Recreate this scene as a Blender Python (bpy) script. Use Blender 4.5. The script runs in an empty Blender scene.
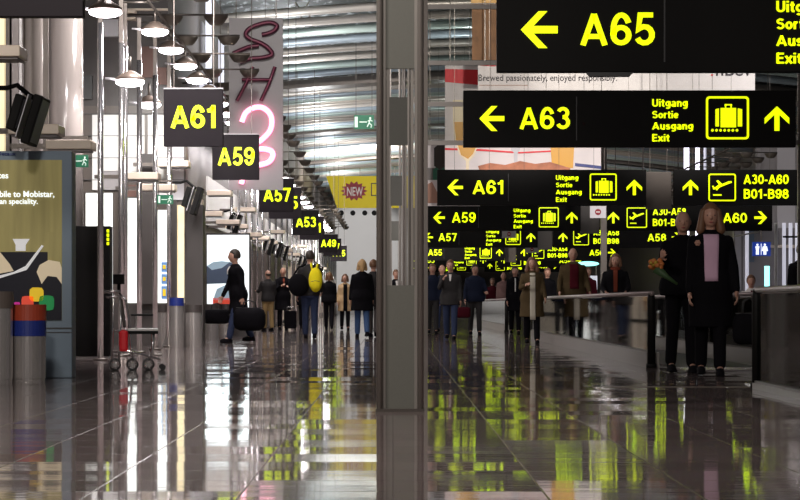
import bpy, bmesh, math, random
from mathutils import Vector, Matrix
random.seed(7)
S = bpy.context.scene
COL = S.collection
PI = math.pi
F = 2400.0; VX = 393.0; VY = 304.0; CH = 0.75
def X(px, d): return (px - VX) * d / F            # metres right of the lens axis at distance d
def Z(py, d): return CH - (py - VY) * d / F       # height above the floor at distance d

# ------------------------------------------------------------------ materials
def mat(name, col, rough=.5, metal=0., emit=0., ecol=None, spec=.5, noise=None):
    m = bpy.data.materials.new(name); m.use_nodes = True
    nt = m.node_tree; b = nt.nodes['Principled BSDF']
    b.inputs['Base Color'].default_value = (*col, 1)
    b.inputs['Roughness'].default_value = rough
    b.inputs['Metallic'].default_value = metal
    b.inputs['Specular IOR Level'].default_value = spec
    if emit:
        b.inputs['Emission Color'].default_value = (*(ecol or col), 1)
        b.inputs['Emission Strength'].default_value = emit
    if noise:
        amt, sc = noise
        tc = nt.nodes.new('ShaderNodeTexCoord'); mp = nt.nodes.new('ShaderNodeMapping')
        n = nt.nodes.new('ShaderNodeTexNoise'); r = nt.nodes.new('ShaderNodeMix'); r.data_type = 'RGBA'
        mp.inputs['Scale'].default_value = sc if isinstance(sc, tuple) else (sc, sc, sc)
        n.inputs['Scale'].default_value = 1; n.inputs['Detail'].default_value = 5
        nt.links.new(tc.outputs['Object'], mp.inputs[0]); nt.links.new(mp.outputs[0], n.inputs['Vector'])
        nt.links.new(n.outputs['Fac'], r.inputs['Factor'])
        r.inputs['A'].default_value = (*[c * (1 - amt) for c in col], 1)
        r.inputs['B'].default_value = (*[min(1, c * (1 + amt)) for c in col], 1)
        nt.links.new(r.outputs['Result'], b.inputs['Base Color'])
        if emit: nt.links.new(r.outputs['Result'], b.inputs['Emission Color'])
    return m
M = {}
M['black'] = mat('black_panel', (.006, .0055, .005), .6, spec=.15)
M['gatepanel'] = mat('gate_panel', (.014, .010, .013), .6, spec=.2)
M['yellow'] = mat('lit_yellow_green', (.8, 1, .0), .4, emit=1.0, ecol=(.82, 1, .0))
M['divider'] = mat('divider_grey', (.05, .05, .05), .5)
M['steel'] = mat('brushed_steel', (.74, .70, .67), .22, .8, noise=(.12, (30, 30, 2)))
M['pole'] = mat('polished_pole', (.85, .82, .82), .16, .9)
M['darksteel'] = mat('dark_steel', (.16, .14, .125), .35, .7)
M['column'] = mat('column_paint', (.30, .275, .25), .35, .4, noise=(.06, 3))
M['colpanel'] = mat('column_panel', (.13, .128, .11), .55, .1, noise=(.08, (60, 60, 60)))
M['brown'] = mat('brown_cladding', (.10, .08, .068), .4, noise=(.15, (.4, .4, 1.3)))
M['umber'] = mat('dark_umber_cladding', (.055, .046, .043), .4, noise=(.15, 1))
M['brown2'] = mat('warm_brown_cladding', (.115, .095, .078), .4, noise=(.1, 2))
M['grey'] = mat('grey_paint', (.33, .31, .31), .5)
M['palegrey'] = mat('pale_grey_paint', (.62, .60, .62), .5, noise=(.06, 1))
M['white'] = mat('white_paint', (.82, .81, .78), .45, noise=(.03, 1))
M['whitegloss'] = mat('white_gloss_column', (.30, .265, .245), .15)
M['cream'] = mat('cream_metal', (.88, .75, .61), .4)
M['litwhite'] = mat('lit_white_window', (.9, .93, .9), .3, emit=1.0, ecol=(.92, 1, .93), noise=(.05, .8))
M['litcream'] = mat('lit_cream_shop', (.9, .72, .45), .5, emit=.75, ecol=(1, .72, .42), noise=(.25, 3))
M['litshop'] = mat('dim_lit_shop', (.6, .5, .38), .5, emit=.28, ecol=(.9, .75, .55), noise=(.6, 4))
M['litbox'] = mat('lit_poster_white', (.9, .95, 1), .4, emit=.85, ecol=(.93, 1, 1))
M['tubewhite'] = mat('fluorescent', (.95, .9, 1), .4, emit=2.2, ecol=(.9, .85, 1))
M['dimtube'] = mat('dim_strip_light', (.8, .8, .85), .4, emit=.45, ecol=(.85, .85, 1))
M['cyan'] = mat('cyan_light', (.3, 1, .95), .4, emit=1.6, ecol=(.35, 1, .95))
M['bluelit'] = mat('blue_lit', (.02, .06, .4), .4, emit=.12, ecol=(.02, .1, .8))
M['lamp'] = mat('lamp_glow', (1, 1, 1), .4, emit=16, ecol=(1, .93, 1))
M['lampshade'] = mat('lamp_shade', (.22, .17, .14), .4, .4)
M['bowl'] = mat('bowl_lamp_brown', (.13, .11, .09), .5, .3)
M['green'] = mat('exit_green', (.01, .13, .06), .4, emit=.12, ecol=(.02, .5, .25))
M['exitwhite'] = mat('exit_symbol', (.7, .85, .75), .4, emit=.45)
M['neon'] = mat('lit_pink_neon', (1, .25, .45), .3, emit=2.6, ecol=(1, .27, .42))
M['neoncore'] = mat('neon_core', (1, .7, .8), .3, emit=3.2, ecol=(1, .6, .7))
M['neonoff'] = mat('unlit_neon', (.07, .012, .03), .4)
M['neonoff2'] = mat('unlit_neon_inner', (.30, .08, .13), .4)
M['yellowbanner'] = mat('yellow_banner', (.85, .68, .0), .6, noise=(.12, .6))
M['darkred'] = mat('dark_red_print', (.28, .015, .03), .6)
M['red'] = mat('red_print', (.8, .015, .025), .5)
M['rust'] = mat('rust_brown_panel', (.13, .06, .045), .5)
M['bluegrey'] = mat('bluegrey_metal', (.20, .26, .32), .45, .2)
M['blue'] = mat('blue_plastic', (.015, .03, .20), .4)
M['orange'] = mat('orange_red_plastic', (.36, .05, .02), .45)
M['gold'] = mat('beer_gold', (.75, .36, .01), .4)
M['cork'] = mat('dark_text', (.08, .07, .08), .6)
M['skin'] = mat('skin', (.50, .27, .19), .5)
M['lip'] = mat('lips', (.35, .08, .07), .5)
M['eye'] = mat('eyes', (.03, .02, .02), .3)
M['olive'] = mat('poster_olive', (.33, .28, .10), .5, emit=.2, ecol=(.40, .37, .13), noise=(.45, (11, 11, .7)))
M['posterwhite'] = mat('poster_white', (.8, .8, .8), .5, emit=.3)
M['posterblack'] = mat('poster_black', (.02, .02, .03), .3)
M['pyellow'] = mat('poster_yellow', (.9, .6, .02), .5, emit=.3)
M['pgreen'] = mat('poster_green', (.01, .28, .07), .5, emit=.25)
M['pred'] = mat('poster_red', (.85, .08, .04), .5, emit=.3)
M['pmagenta'] = mat('poster_magenta', (.6, .02, .3), .5, emit=.3)
M['pcream'] = mat('poster_cream', (.75, .62, .42), .5, emit=.25)
M['pcloth'] = mat('poster_white_cloth', (.84, .77, .75), .7, noise=(.08, 2))
M['bannergrey'] = mat('banner_grey', (.40, .385, .39), .7, noise=(.05, 1))
M['amber'] = mat('amber_photo', (.30, .15, .07), .7, noise=(.7, (5, 5, 3)))
M['food'] = mat('food_photo', (.55, .20, .10), .6, noise=(.8, (3, 3, 3)))
M['shirtgreen'] = mat('print_green', (.02, .13, .07), .7)
M['printskin'] = mat('print_skin', (.45, .24, .17), .7)
M['stickers'] = mat('brochure_blue', (.15, .3, .6), .5, emit=.3)
M['rubber'] = mat('rubber', (.015, .015, .015), .6)
M['kerb'] = mat('pale_kerb', (.26, .24, .22), .35, noise=(.08, 1))
M['rail'] = mat('handrail', (.27, .22, .21), .35, .3)
M['suede'] = mat('white_seat', (.8, .78, .75), .5)
def cloth(n, c, noise=None): return mat(n, c, .85, spec=.06, noise=(.12, 8))
M['c_black'] = cloth('black_cloth', (.006, .0055, .007)); M['c_navy'] = cloth('navy_cloth', (.014, .018, .035))
M['c_char'] = cloth('charcoal_cloth', (.035, .033, .033)); M['c_jeans'] = cloth('blue_denim', (.05, .09, .19))
M['c_darkj'] = cloth('dark_denim', (.03, .04, .08)); M['c_khaki'] = cloth('khaki_cloth', (.32, .22, .10))
M['c_tan'] = cloth('tan_cloth', (.50, .34, .19)); M['c_olive'] = cloth('olive_coat', (.075, .052, .026))
M['c_maroon'] = cloth('maroon_wool', (.07, .008, .014)); M['c_pink'] = cloth('pink_blouse', (.62, .40, .52))
M['c_white'] = cloth('white_shirt', (.7, .66, .62)); M['c_cream'] = cloth('cream_scarf', (.5, .46, .37))
M['c_yellow'] = cloth('yellow_nylon', (.85, .72, .02)); M['c_rust'] = cloth('rust_scarf', (.15, .035, .02))
M['c_grey'] = cloth('grey_cloth', (.10, .09, .085)); M['c_pinkgrey'] = cloth('dusty_pink_coat', (.22, .13, .12))
M['c_lblue'] = cloth('pale_jeans', (.42, .5, .6))
M['h_dark'] = mat('dark_hair', (.03, .02, .013), .6); M['h_brown'] = mat('brown_hair', (.16, .075, .035), .55, noise=(.4, (40, 40, 4)))
M['h_blond'] = mat('blond_hair', (.48, .30, .13), .55, noise=(.3, (40, 40, 4))); M['h_grey'] = mat('grey_hair', (.35, .32, .30), .6)

def glass_mat(name, tint, gloss):
    m = bpy.data.materials.new(name); m.use_nodes = True; nt = m.node_tree; nt.nodes.clear()
    o = nt.nodes.new('ShaderNodeOutputMaterial'); t = nt.nodes.new('ShaderNodeBsdfTransparent'); g = nt.nodes.new('ShaderNodeBsdfGlossy')
    fz = nt.nodes.new('ShaderNodeFresnel'); fz.inputs['IOR'].default_value = gloss; mx = nt.nodes.new('ShaderNodeMixShader')
    t.inputs[0].default_value = (*tint, 1); g.inputs['Roughness'].default_value = .03; g.inputs[0].default_value = (.9, .9, .9, 1)
    nt.links.new(fz.outputs[0], mx.inputs[0]); nt.links.new(t.outputs[0], mx.inputs[1]); nt.links.new(g.outputs[0], mx.inputs[2]); nt.links.new(mx.outputs[0], o.inputs[0])
    return m
M['tint'] = glass_mat('smoky_glass', (.74, .75, .73), 1.2)
M['clear'] = glass_mat('balustrade_glass', (.72, .77, .75), 1.22)

# floor: polished stone tiles, 0.6 m grid, faint waviness that breaks the reflections
def floor_mat():
    m = bpy.data.materials.new('polished_stone_tiles'); m.use_nodes = True; nt = m.node_tree; N = nt.nodes; L = nt.links
    b = N['Principled BSDF']; tc = N.new('ShaderNodeTexCoord')
    br = N.new('ShaderNodeTexBrick'); br.offset = 0; br.squash = 1
    br.inputs['Scale'].default_value = 1; br.inputs['Brick Width'].default_value = .6; br.inputs['Row Height'].default_value = .6
    br.inputs['Mortar Size'].default_value = .005; br.inputs['Mortar Smooth'].default_value = .1
    br.inputs['Color1'].default_value = (.21, .165, .158, 1); br.inputs['Color2'].default_value = (.27, .215, .205, 1)
    br.inputs['Mortar'].default_value = (.13, .105, .098, 1)
    L.new(tc.outputs['Object'], br.inputs['Vector'])
    n2 = N.new('ShaderNodeTexNoise'); n2.inputs['Scale'].default_value = 14; n2.inputs['Detail'].default_value = 6
    L.new(tc.outputs['Object'], n2.inputs['Vector'])
    mx = N.new('ShaderNodeMix'); mx.data_type = 'RGBA'; mx.blend_type = 'MULTIPLY'; mx.inputs['Factor'].default_value = .5
    L.new(br.outputs['Color'], mx.inputs['A']); L.new(n2.outputs['Color'], mx.inputs['B']); L.new(mx.outputs['Result'], b.inputs['Base Color'])
    rr = N.new('ShaderNodeMapRange'); rr.inputs['To Min'].default_value = .05; rr.inputs['To Max'].default_value = .25
    L.new(br.outputs['Fac'], rr.inputs['Value']); L.new(rr.outputs[0], b.inputs['Roughness'])
    mp = N.new('ShaderNodeMapping'); mp.inputs['Scale'].default_value = (1.0, 5.0, 1)
    n = N.new('ShaderNodeTexNoise'); n.inputs['Scale'].default_value = 1; n.inputs['Detail'].default_value = 3; n.inputs['Roughness'].default_value = .6
    L.new(tc.outputs['Object'], mp.inputs[0]); L.new(mp.outputs[0], n.inputs['Vector'])
    bp = N.new('ShaderNodeBump'); bp.inputs['Strength'].default_value = 1; bp.inputs['Distance'].default_value = .0006
    L.new(n.outputs['Fac'], bp.inputs['Height']); L.new(bp.outputs[0], b.inputs['Normal'])
    b.inputs['IOR'].default_value = 1.42
    dv = N.new('ShaderNodeVectorMath'); dv.operation = 'MULTIPLY'; dv.inputs[1].default_value = (1 / .6, 1 / .6, 0)
    fl = N.new('ShaderNodeVectorMath'); fl.operation = 'FLOOR'; wn_ = N.new('ShaderNodeTexWhiteNoise'); wn_.noise_dimensions = '3D'
    sb = N.new('ShaderNodeVectorMath'); sb.operation = 'SUBTRACT'; sb.inputs[1].default_value = (.5, .5, .5)
    ml = N.new('ShaderNodeVectorMath'); ml.operation = 'MULTIPLY'; ml.inputs[1].default_value = (.004, .012, 0)
    ad = N.new('ShaderNodeVectorMath'); ad.operation = 'ADD'; nz = N.new('ShaderNodeVectorMath'); nz.operation = 'NORMALIZE'; ge = N.new('ShaderNodeNewGeometry')
    L.new(tc.outputs['Object'], dv.inputs[0]); L.new(dv.outputs[0], fl.inputs[0]); L.new(fl.outputs[0], wn_.inputs['Vector']); L.new(wn_.outputs['Color'], sb.inputs[0]); L.new(sb.outputs[0], ml.inputs[0])
    L.new(ml.outputs[0], ad.inputs[0]); L.new(ge.outputs['Normal'], ad.inputs[1]); L.new(ad.outputs[0], nz.inputs[0]); L.new(nz.outputs[0], bp.inputs['Normal'])
    return m
M['floor'] = floor_mat()
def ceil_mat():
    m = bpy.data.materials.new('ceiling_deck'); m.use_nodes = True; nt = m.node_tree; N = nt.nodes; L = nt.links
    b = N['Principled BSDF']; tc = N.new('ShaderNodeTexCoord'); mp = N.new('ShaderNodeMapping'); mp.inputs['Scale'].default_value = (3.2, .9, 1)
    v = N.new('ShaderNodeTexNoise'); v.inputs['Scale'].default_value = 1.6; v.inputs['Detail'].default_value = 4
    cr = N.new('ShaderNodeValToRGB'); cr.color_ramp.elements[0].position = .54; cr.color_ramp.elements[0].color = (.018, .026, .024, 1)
    cr.color_ramp.elements[1].position = .64; cr.color_ramp.elements[1].color = (.42, .45, .47, 1)  # pale noise flecks paint light glints into the deck colour
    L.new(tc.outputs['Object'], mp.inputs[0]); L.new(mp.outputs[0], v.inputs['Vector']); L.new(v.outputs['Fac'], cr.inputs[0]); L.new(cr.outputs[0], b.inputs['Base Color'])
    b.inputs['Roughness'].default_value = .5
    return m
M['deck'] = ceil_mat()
M['tube_blue'] = mat('roof_tube_bluish', (.50, .58, .64), .35, .3); M['tube_green'] = mat('roof_tube_greenish', (.52, .62, .57), .35, .3)
M['tube_cream'] = mat('roof_tube_cream', (.66, .60, .53), .35, .3)

# ------------------------------------------------------------------ mesh builder
class MB:
    def __init__(s): s.bm = bmesh.new()
    def box(s, x0, x1, y0, y1, z0, z1, rot=None, piv=None, bev=0):
        r = bmesh.ops.create_cube(s.bm, size=1); vs = r['verts']
        T = Matrix.Translation(((x0 + x1) / 2, (y0 + y1) / 2, (z0 + z1) / 2)) @ Matrix.Diagonal((x1 - x0, y1 - y0, z1 - z0, 1))
        bmesh.ops.transform(s.bm, matrix=T, verts=vs)
        if bev:
            es = list({e for v in vs for e in v.link_edges})
            g = bmesh.ops.bevel(s.bm, geom=es, offset=bev, segments=2, affect='EDGES', profile=.5); vs = list({v for f in g['faces'] for v in f.verts} | {v for v in vs if v.is_valid})
        if rot is not None:
            p = Vector(piv) if piv else Vector(((x0 + x1) / 2, (y0 + y1) / 2, (z0 + z1) / 2))
            bmesh.ops.transform(s.bm, matrix=Matrix.Translation(p) @ rot @ Matrix.Translation(-p), verts=vs)
        return s
    def tube(s, pts, rad, n=12, flat=False):
        pts = [Vector(p) for p in pts]
        if not isinstance(rad, (list, tuple)): rad = [rad] * len(pts)
        rings = []; up0 = None
        for i, p in enumerate(pts):
            t = (pts[min(i + 1, len(pts) - 1)] - pts[max(i - 1, 0)]).normalized()
            if up0 is None: up0 = Vector((0, 0, 1)) if abs(t.z) < .9 else Vector((0, 1, 0))
            u = t.cross(up0).normalized(); w = u.cross(t).normalized(); up0 = w
            rings.append([s.bm.verts.new(p + (u * math.cos(2 * PI * k / n) + w * math.sin(2 * PI * k / n)) * rad[i]) for k in range(n)])
        s._skin(rings); return s
    def _skin(s, rings, closed=False):
        n = len(rings[0])
        for a, b in zip(rings, rings[1:]):
            for k in range(n): s.bm.faces.new((a[k], a[(k + 1) % n], b[(k + 1) % n], b[k]))
        s.bm.faces.new(rings[0][::-1]); s.bm.faces.new(rings[-1])
    def cap(s, a, b, ra, rb, n=10):        # capsule with round ends
        a, b = Vector(a), Vector(b); s.tube([a, b], [ra, rb], n); s.ell(a, (ra,) * 3, 8, 6); s.ell(b, (rb,) * 3, 8, 6); return s
    def chain(s, pts, rad, n=10):
        for i in range(len(pts) - 1): s.cap(pts[i], pts[i + 1], rad[i], rad[i + 1], n)
        return s
    def ell(s, c, r, u=14, v=10, rot=None):
        g = bmesh.ops.create_uvsphere(s.bm, u_segments=u, v_segments=v, radius=1)
        Mx = Matrix.Translation(Vector(c)) @ (rot or Matrix.Identity(4)) @ Matrix.Diagonal((*r, 1))
        bmesh.ops.transform(s.bm, matrix=Mx, verts=g['verts']); return g['verts']
    def rings(s, spec, n=20, f=None):      # spec: (z, rx, ry, cx, cy)
        out = []
        for z, rx, ry, cx, cy in spec:
            ring = []
            for k in range(n):
                a = 2 * PI * k / n; p = Vector((cx + rx * math.cos(a), cy + ry * math.sin(a), z))
                ring.append(s.bm.verts.new(f(p) if f else p))
            out.append(ring)
        s._skin(out); return s
    def lathe(s, prof, c=(0, 0, 0), n=24, axis='Z'):
        out = []
        for r, z in prof:
            out.append([s.bm.verts.new(Vector(c) + (Vector((r * math.cos(2 * PI * k / n), r * math.sin(2 * PI * k / n), z)) if axis == 'Z' else Vector((z, r * math.cos(2 * PI * k / n), r * math.sin(2 * PI * k / n))))) for k in range(n)])
        s._skin(out); return s
    def prism(s, pts, y0, y1):             # outline in x,z extruded along y
        a = [s.bm.verts.new((x, y0, z)) for x, z in pts]; b = [s.bm.verts.new((x, y1, z)) for x, z in pts]; n = len(pts)
        s.bm.faces.new(a); s.bm.faces.new(b[::-1])
        for k in range(n): s.bm.faces.new((a[k], b[k], b[(k + 1) % n], a[(k + 1) % n]))
        return s
    def text(s, txt, x0, x1, z0, z1, y, bold=0.0, depth=.012, mirror=False):
        cu = bpy.data.curves.new('t', 'FONT'); cu.body = txt; cu.offset = bold; cu.extrude = 0; cu.resolution_u = 4
        o = bpy.data.objects.new('t', cu); me = bpy.data.meshes.new_from_object(o)
        vs = [v.co.copy() for v in me.vertices]
        if vs:
            ax, bx = min(v.x for v in vs), max(v.x for v in vs); ay, by = min(v.y for v in vs), max(v.y for v in vs)
            t = bmesh.new(); t.from_mesh(me)
            for v in t.verts:
                px = x0 + (v.co.x - ax) / (bx - ax) * (x1 - x0); pz = z0 + (v.co.y - ay) / (by - ay) * (z1 - z0); v.co = (px, y, pz)
            g = bmesh.ops.extrude_face_region(t, geom=t.faces[:])
            for e in g['geom']:
                if isinstance(e, bmesh.types.BMVert): e.co.y += depth
            tm = bpy.data.meshes.new('tmp'); t.to_mesh(tm); t.free(); s.bm.from_mesh(tm); bpy.data.meshes.remove(tm)
        bpy.data.objects.remove(o); bpy.data.meshes.remove(me); bpy.data.curves.remove(cu); return s
    def build(s, name, m, parent=None, smooth=False, scale=1, remesh=0, sm=3, recalc=True):
        if scale != 1: bmesh.ops.scale(s.bm, vec=(scale,) * 3, verts=s.bm.verts)
        if recalc: bmesh.ops.recalc_face_normals(s.bm, faces=s.bm.faces)
        me = bpy.data.meshes.new(name); s.bm.to_mesh(me); s.bm.free()
        me.materials.append(M[m] if isinstance(m, str) else m)
        if smooth:
            for p in me.polygons: p.use_smooth = True
        o = bpy.data.objects.new(name, me); COL.objects.link(o); o.parent = parent
        if remesh:
            r = o.modifiers.new('r', 'REMESH'); r.mode = 'VOXEL'; r.voxel_size = remesh; r.use_smooth_shade = True
            if sm: k = o.modifiers.new('s', 'SMOOTH'); k.factor = .5; k.iterations = sm
        return o
def thing(name, label, cat, loc=(0, 0, 0), rz=0, group=None):
    o = bpy.data.objects.new(name, None); COL.objects.link(o); o.location = loc; o.rotation_euler = (0, 0, rz); o.empty_display_size = .1
    o['label'] = label; o['category'] = cat
    if group: o['group'] = group
    return o
def tag(o, label, cat, group=None):
    o['label'] = label; o['category'] = cat
    if group: o['group'] = group
    return o
def struct(o): o['kind'] = 'structure'; return o
def dup(root, loc, label=None, rz=None):
    r = root.copy(); COL.objects.link(r); r.location = loc
    if rz is not None: r.rotation_euler = (0, 0, rz)
    if label: r['label'] = label
    for ch in [c for c in bpy.data.objects if c.parent == root]:
        c = ch.copy(); COL.objects.link(c); c.parent = r
        for g in [c2 for c2 in bpy.data.objects if c2.parent == ch]:
            q = g.copy(); COL.objects.link(q); q.parent = c
    return r
ORD = ['nearest', 'second nearest', 'third nearest', 'fourth nearest', 'fifth nearest', 'sixth nearest', 'seventh nearest', 'eighth nearest', 'ninth nearest', 'tenth nearest'] + \
      [w + ' from the front' for w in 'eleventh,twelfth,thirteenth,fourteenth,fifteenth,sixteenth,seventeenth,eighteenth,nineteenth,twentieth,twenty-first,twenty-second,twenty-third,twenty-fourth,twenty-fifth,twenty-sixth,twenty-seventh,twenty-eighth,twenty-ninth,thirtieth,thirty-first,thirty-second,thirty-third,thirty-fourth,thirty-fifth,thirty-sixth,thirty-seventh,thirty-eighth,thirty-ninth,fortieth'.split(',')]
RX = lambda a: Matrix.Rotation(math.radians(a), 4, 'X'); RY = lambda a: Matrix.Rotation(math.radians(a), 4, 'Y'); RZ = lambda a: Matrix.Rotation(math.radians(a), 4, 'Z')

def light(kind, loc, energy, size=.3, col=(1, 1, 1), up=False, rot=None, name='lamp_or_fill_light', sy=None):
    l = bpy.data.lights.new(name, kind); l.energy = energy; l.color = col
    if kind == 'AREA':
        l.shape = 'RECTANGLE' if sy else 'DISK'; l.size = size
        if sy: l.size_y = sy
    o = bpy.data.objects.new(name, l); COL.objects.link(o); o.location = loc
    if up: o.rotation_euler = (PI, 0, 0)
    if rot: o.rotation_euler = rot
    return o

# ------------------------------------------------------------------ camera, world
cam = bpy.data.cameras.new('camera'); co = bpy.data.objects.new('camera', cam); COL.objects.link(co)
co.location = (0, 0, CH); co.rotation_euler = (PI / 2, 0, 0)
cam.sensor_width = 36; cam.lens = 36 * F / 800; cam.shift_x = (400 - VX) / 800; cam.shift_y = (VY - 250) / 800; cam.clip_end = 500
S.camera = co
S.view_settings.view_transform = 'Standard'; S.view_settings.look = 'None'; S.view_settings.gamma = 1; S.view_settings.exposure = 0.15; S.view_settings.use_curve_mapping = False
w = bpy.data.worlds.new('night'); S.world = w; w.use_nodes = True
w.node_tree.nodes['Background'].inputs[0].default_value = (.75, .68, .72, 1); w.node_tree.nodes['Background'].inputs[1].default_value = .05

# ------------------------------------------------------------------ the hall
b = MB(); b.box(-5.5, 17, 4, 192, -.2, 0); struct(b.build('floor', 'floor'))
def roofz(x): return 8.95 - .006 * (x - 4) ** 2
b = MB()
xs = [-5.5 + i * 1.5 for i in range(16)]
top = [(x, roofz(x) + .35) for x in xs]; bot = [(x, roofz(x) + .15) for x in xs]
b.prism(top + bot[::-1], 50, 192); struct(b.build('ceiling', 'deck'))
n = 1; d = 57.0; k = 0
tubes = {}
while d < 188:
    ph = (d - 63.5) % 22
    if not (20.2 < ph):
        key = ['tube_cream', 'tube_blue', 'tube_green'][(k * 2 + k // 4) % 3] if d < 84 else ['tube_cream', 'tube_cream', 'tube_blue', 'tube_green'][k % 4]
        if key not in tubes:
            t = MB(); t.tube([(x, 0, roofz(x) - .1) for x in xs], .125, 10)
            for i in range(7):
                x0 = -2.44 + i * 3
                t.tube([(x0 - .22, .05, roofz(x0) + .2), (x0, 0, roofz(x0) - .12), (x0 + .22, .05, roofz(x0) + .2)], .028, 6)
            o = t.build('trim_1', key, smooth=True); tubes[key] = o
        else: o = tubes[key].copy(); COL.objects.link(o)
        o.name = 'trim_%d' % n; o.location = (0, d, 0); struct(o); n += 1
    d += 2.45 if d < 84 else 1.75; k += 1
# cross beams where the roof modules meet
for d in (84.4, 106.5, 128.5):
    b = MB(); b.prism([(x, roofz(x)) for x in xs] + [(x, roofz(x) - .28) for x in xs[::-1]], d, d + 1.4); struct(b.build('trim_%d' % n, 'darksteel')); n += 1

# left facade
FX = -4.6
def D(px, x=FX): return x * F / (px - VX)
b = MB(); b.box(FX - .4, FX, 43.5, 192, 0, 9.1); wl = struct(b.build('wall_left', 'brown'))
b = MB(); b.box(-6.0, -5.6, 18, 43, 0, 9.1); struct(b.build('wall_left_near', 'umber'))
def panel(px0, px1, z0, z1, m, prot=.05, name='fascia_panel', par=wl):
    y0, y1 = D(px0), D(px1); b = MB(); b.box(FX, FX + prot, y0, y1, z0, z1); return b.build(name, m, par)
panel(206, 235, 2.7, 3.9, 'white', .05); panel(238, 262, 2.7, 3.7, 'palegrey', .05); panel(264, 300, 2.7, 3.8, 'white', .05)
panel(200.5, 204, 4.8, 7.5, 'palegrey', .05); panel(205, 225, 4.8, 6.4, 'palegrey', .05); panel(300, 325, 2.7, 4.5, 'white', .05)
panel(252, 268, 0, 2.5, 'brown', .5, 'pier'); panel(292, 300, 0, 2.6, 'brown2', .5, 'pier')
# shop front that steps out and faces the camera
SD = 43.0
b = MB(); b.box(-7.5, X(186, SD), SD, SD + .45, 0, 4.3); wf = struct(b.build('wall_left_shop', 'brown'))
b = MB(); b.box(-7.5, X(168, SD), SD, SD + .45, 4.3, 8.3); wu = struct(b.build('wall_left_upper', 'umber'))
def fp(px0, px1, py0, py1, m, prot=.05, name='fascia_panel', par=wf, d=SD):
    b = MB(); b.box(X(px0, d), X(px1, d), d - prot, d, Z(py1, d), Z(py0, d)); return b.build(name, m, par)
fp(92.5, 101, 115, 190, 'white'); fp(103, 120, 115, 171, 'white'); fp(103, 120, 171.5, 190, 'grey', .06); fp(122.5, 139, 115, 180, 'white'); fp(141, 155, 115, 155, 'white', .04)
fp(145, 148, 115, 155, 'brown2', .06, 'mullion'); fp(157, 171, 115, 200, 'white'); fp(172.5, 184, 118, 200, 'palegrey')
fp(141, 155, 155, 304, 'umber', .3, 'pier'); fp(100.8, 103.4, 115, 304, 'umber', .12, 'pier'); fp(119.6, 123, 115, 304, 'umber', .12, 'pier'); fp(170.5, 177, 200, 304, 'umber', .12, 'pier')
fp(84, 187, 303, 349.5, 'umber', .08, 'base_cladding')
fp(123, 139, 181, 197, 'brown', .1); fp(128, 137, 185, 197, 'rust', .12)
for k in range(4): fp(60, 186, 114 + 0 - k * 0 - .3 + k * 22, 114.3 + k * 22, 'divider', .055, 'joint')
fp(104, 119, 20, 37, 'palegrey', .12, 'fascia_panel', wu, SD); fp(141, 155, 47, 78, 'rust', .1, 'fascia_panel', wu, SD); fp(158, 167, 68, 85, 'rust', .1, 'fascia_panel', wu, SD)
fp(84, 93, 76, 100, 'divider', .2, 'box', wu, SD); fp(84, 168, 9, 11, 'cream', .1, 'ledge', wu, SD); fp(122, 137, 12, 15, 'cream', .3, 'ledge', wu, SD); fp(125, 137, 19, 21, 'cream', .3, 'ledge', wu, SD)
fp(84, 186, 30, 30.7, 'divider', .05, 'joint', wu, SD) if 0 else None
b = MB(); b.box(X(186, SD), X(203, SD), SD, SD + .5, 0, Z(205, SD)); b.build('corner_pier', 'umber', wf)
wn = 1
def win(px0, px1, py0, py1, m, extra=None):
    global wn
    b = MB(); b.box(X(px0, SD), X(px1, SD), SD - .02, SD, Z(py1, SD), Z(py0, SD)); o = struct(b.build('window_%d' % wn, m)); wn += 1
    f = MB(); e = .6
    f.box(X(px0 - e, SD), X(px0, SD), SD - .05, SD, Z(py1, SD), Z(py0, SD)); f.box(X(px1, SD), X(px1 + e, SD), SD - .05, SD, Z(py1, SD), Z(py0, SD)); f.box(X(px0 - e, SD), X(px1 + e, SD), SD - .05, SD, Z(py0, SD), Z(py0 - 1, SD)); f.box(X(px0 - e, SD), X(px1 + e, SD), SD - .05, SD, Z(py1 + 1, SD), Z(py1, SD))
    f.build('window_frame', 'darksteel', o); return o
win(86, 100.5, 193, 303, 'litwhite'); win(104, 113, 193, 303, 'litwhite'); win(124, 138.5, 198, 303, 'litwhite'); o = win(158, 170, 210, 303, 'litwhite'); win(177.5, 184.5, 205, 303, 'litcream')
for k, (y0, y1) in enumerate([(262, 272), (274, 284), (286, 299)]):
    q = MB(); q.box(X(161.5, SD), X(168, SD), SD - .04, SD - .02, Z(y1, SD), Z(y0, SD)); br = q.build('brochure_rack', 'stickers', o)
    q = MB(); q.box(X(163, SD), X(166, SD), SD - .05, SD - .04, Z(y1 - 3, SD), Z(y0 + 3, SD)); q.build('brochure', 'pyellow', br)
for p0, p1, z0, z1, m, lit in [(269, 291, .1, 2.4, 'litshop', 1), (301, 316, .3, 2.4, 'litwhite', 1), (318, 330, .2, 2.4, 'litshop', 1)]:
    y0, y1 = D(p0), D(p1); b = MB(); b.box(FX, FX + .03, y0, y1, z0, z1); o = struct(b.build('window_%d' % wn, m)); wn += 1
    f = MB(); t = .06
    f.box(FX, FX + .08, y0 - t, y0, z0 - t, z1 + t); f.box(FX, FX + .08, y1, y1 + t, z0 - t, z1 + t); f.box(FX, FX + .08, y0, y1, z1, z1 + t); f.box(FX, FX + .08, y0, y1, z0 - t, z0)
    f.build('window_frame', 'darksteel', o)
# end wall
b = MB(); b.box(-5.5, 17, 190, 190.3, 0, 9.2); wb = struct(b.build('wall_back', 'brown'))
b = MB(); b.box(-4.6, 1.4, 189.7, 190, 0, 9.0); b.build('plaster_panel', 'white', wb)
b = MB()
for px in (341, 352.5, 364.5, 374, 386): 
    b.tube([(X(px, 188), 189.72, Z(213, 189.6)), (X(px, 188), 189.3, Z(213, 189.6))], .2, 16)
b.build('round_vent', 'black', wb)
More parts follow.
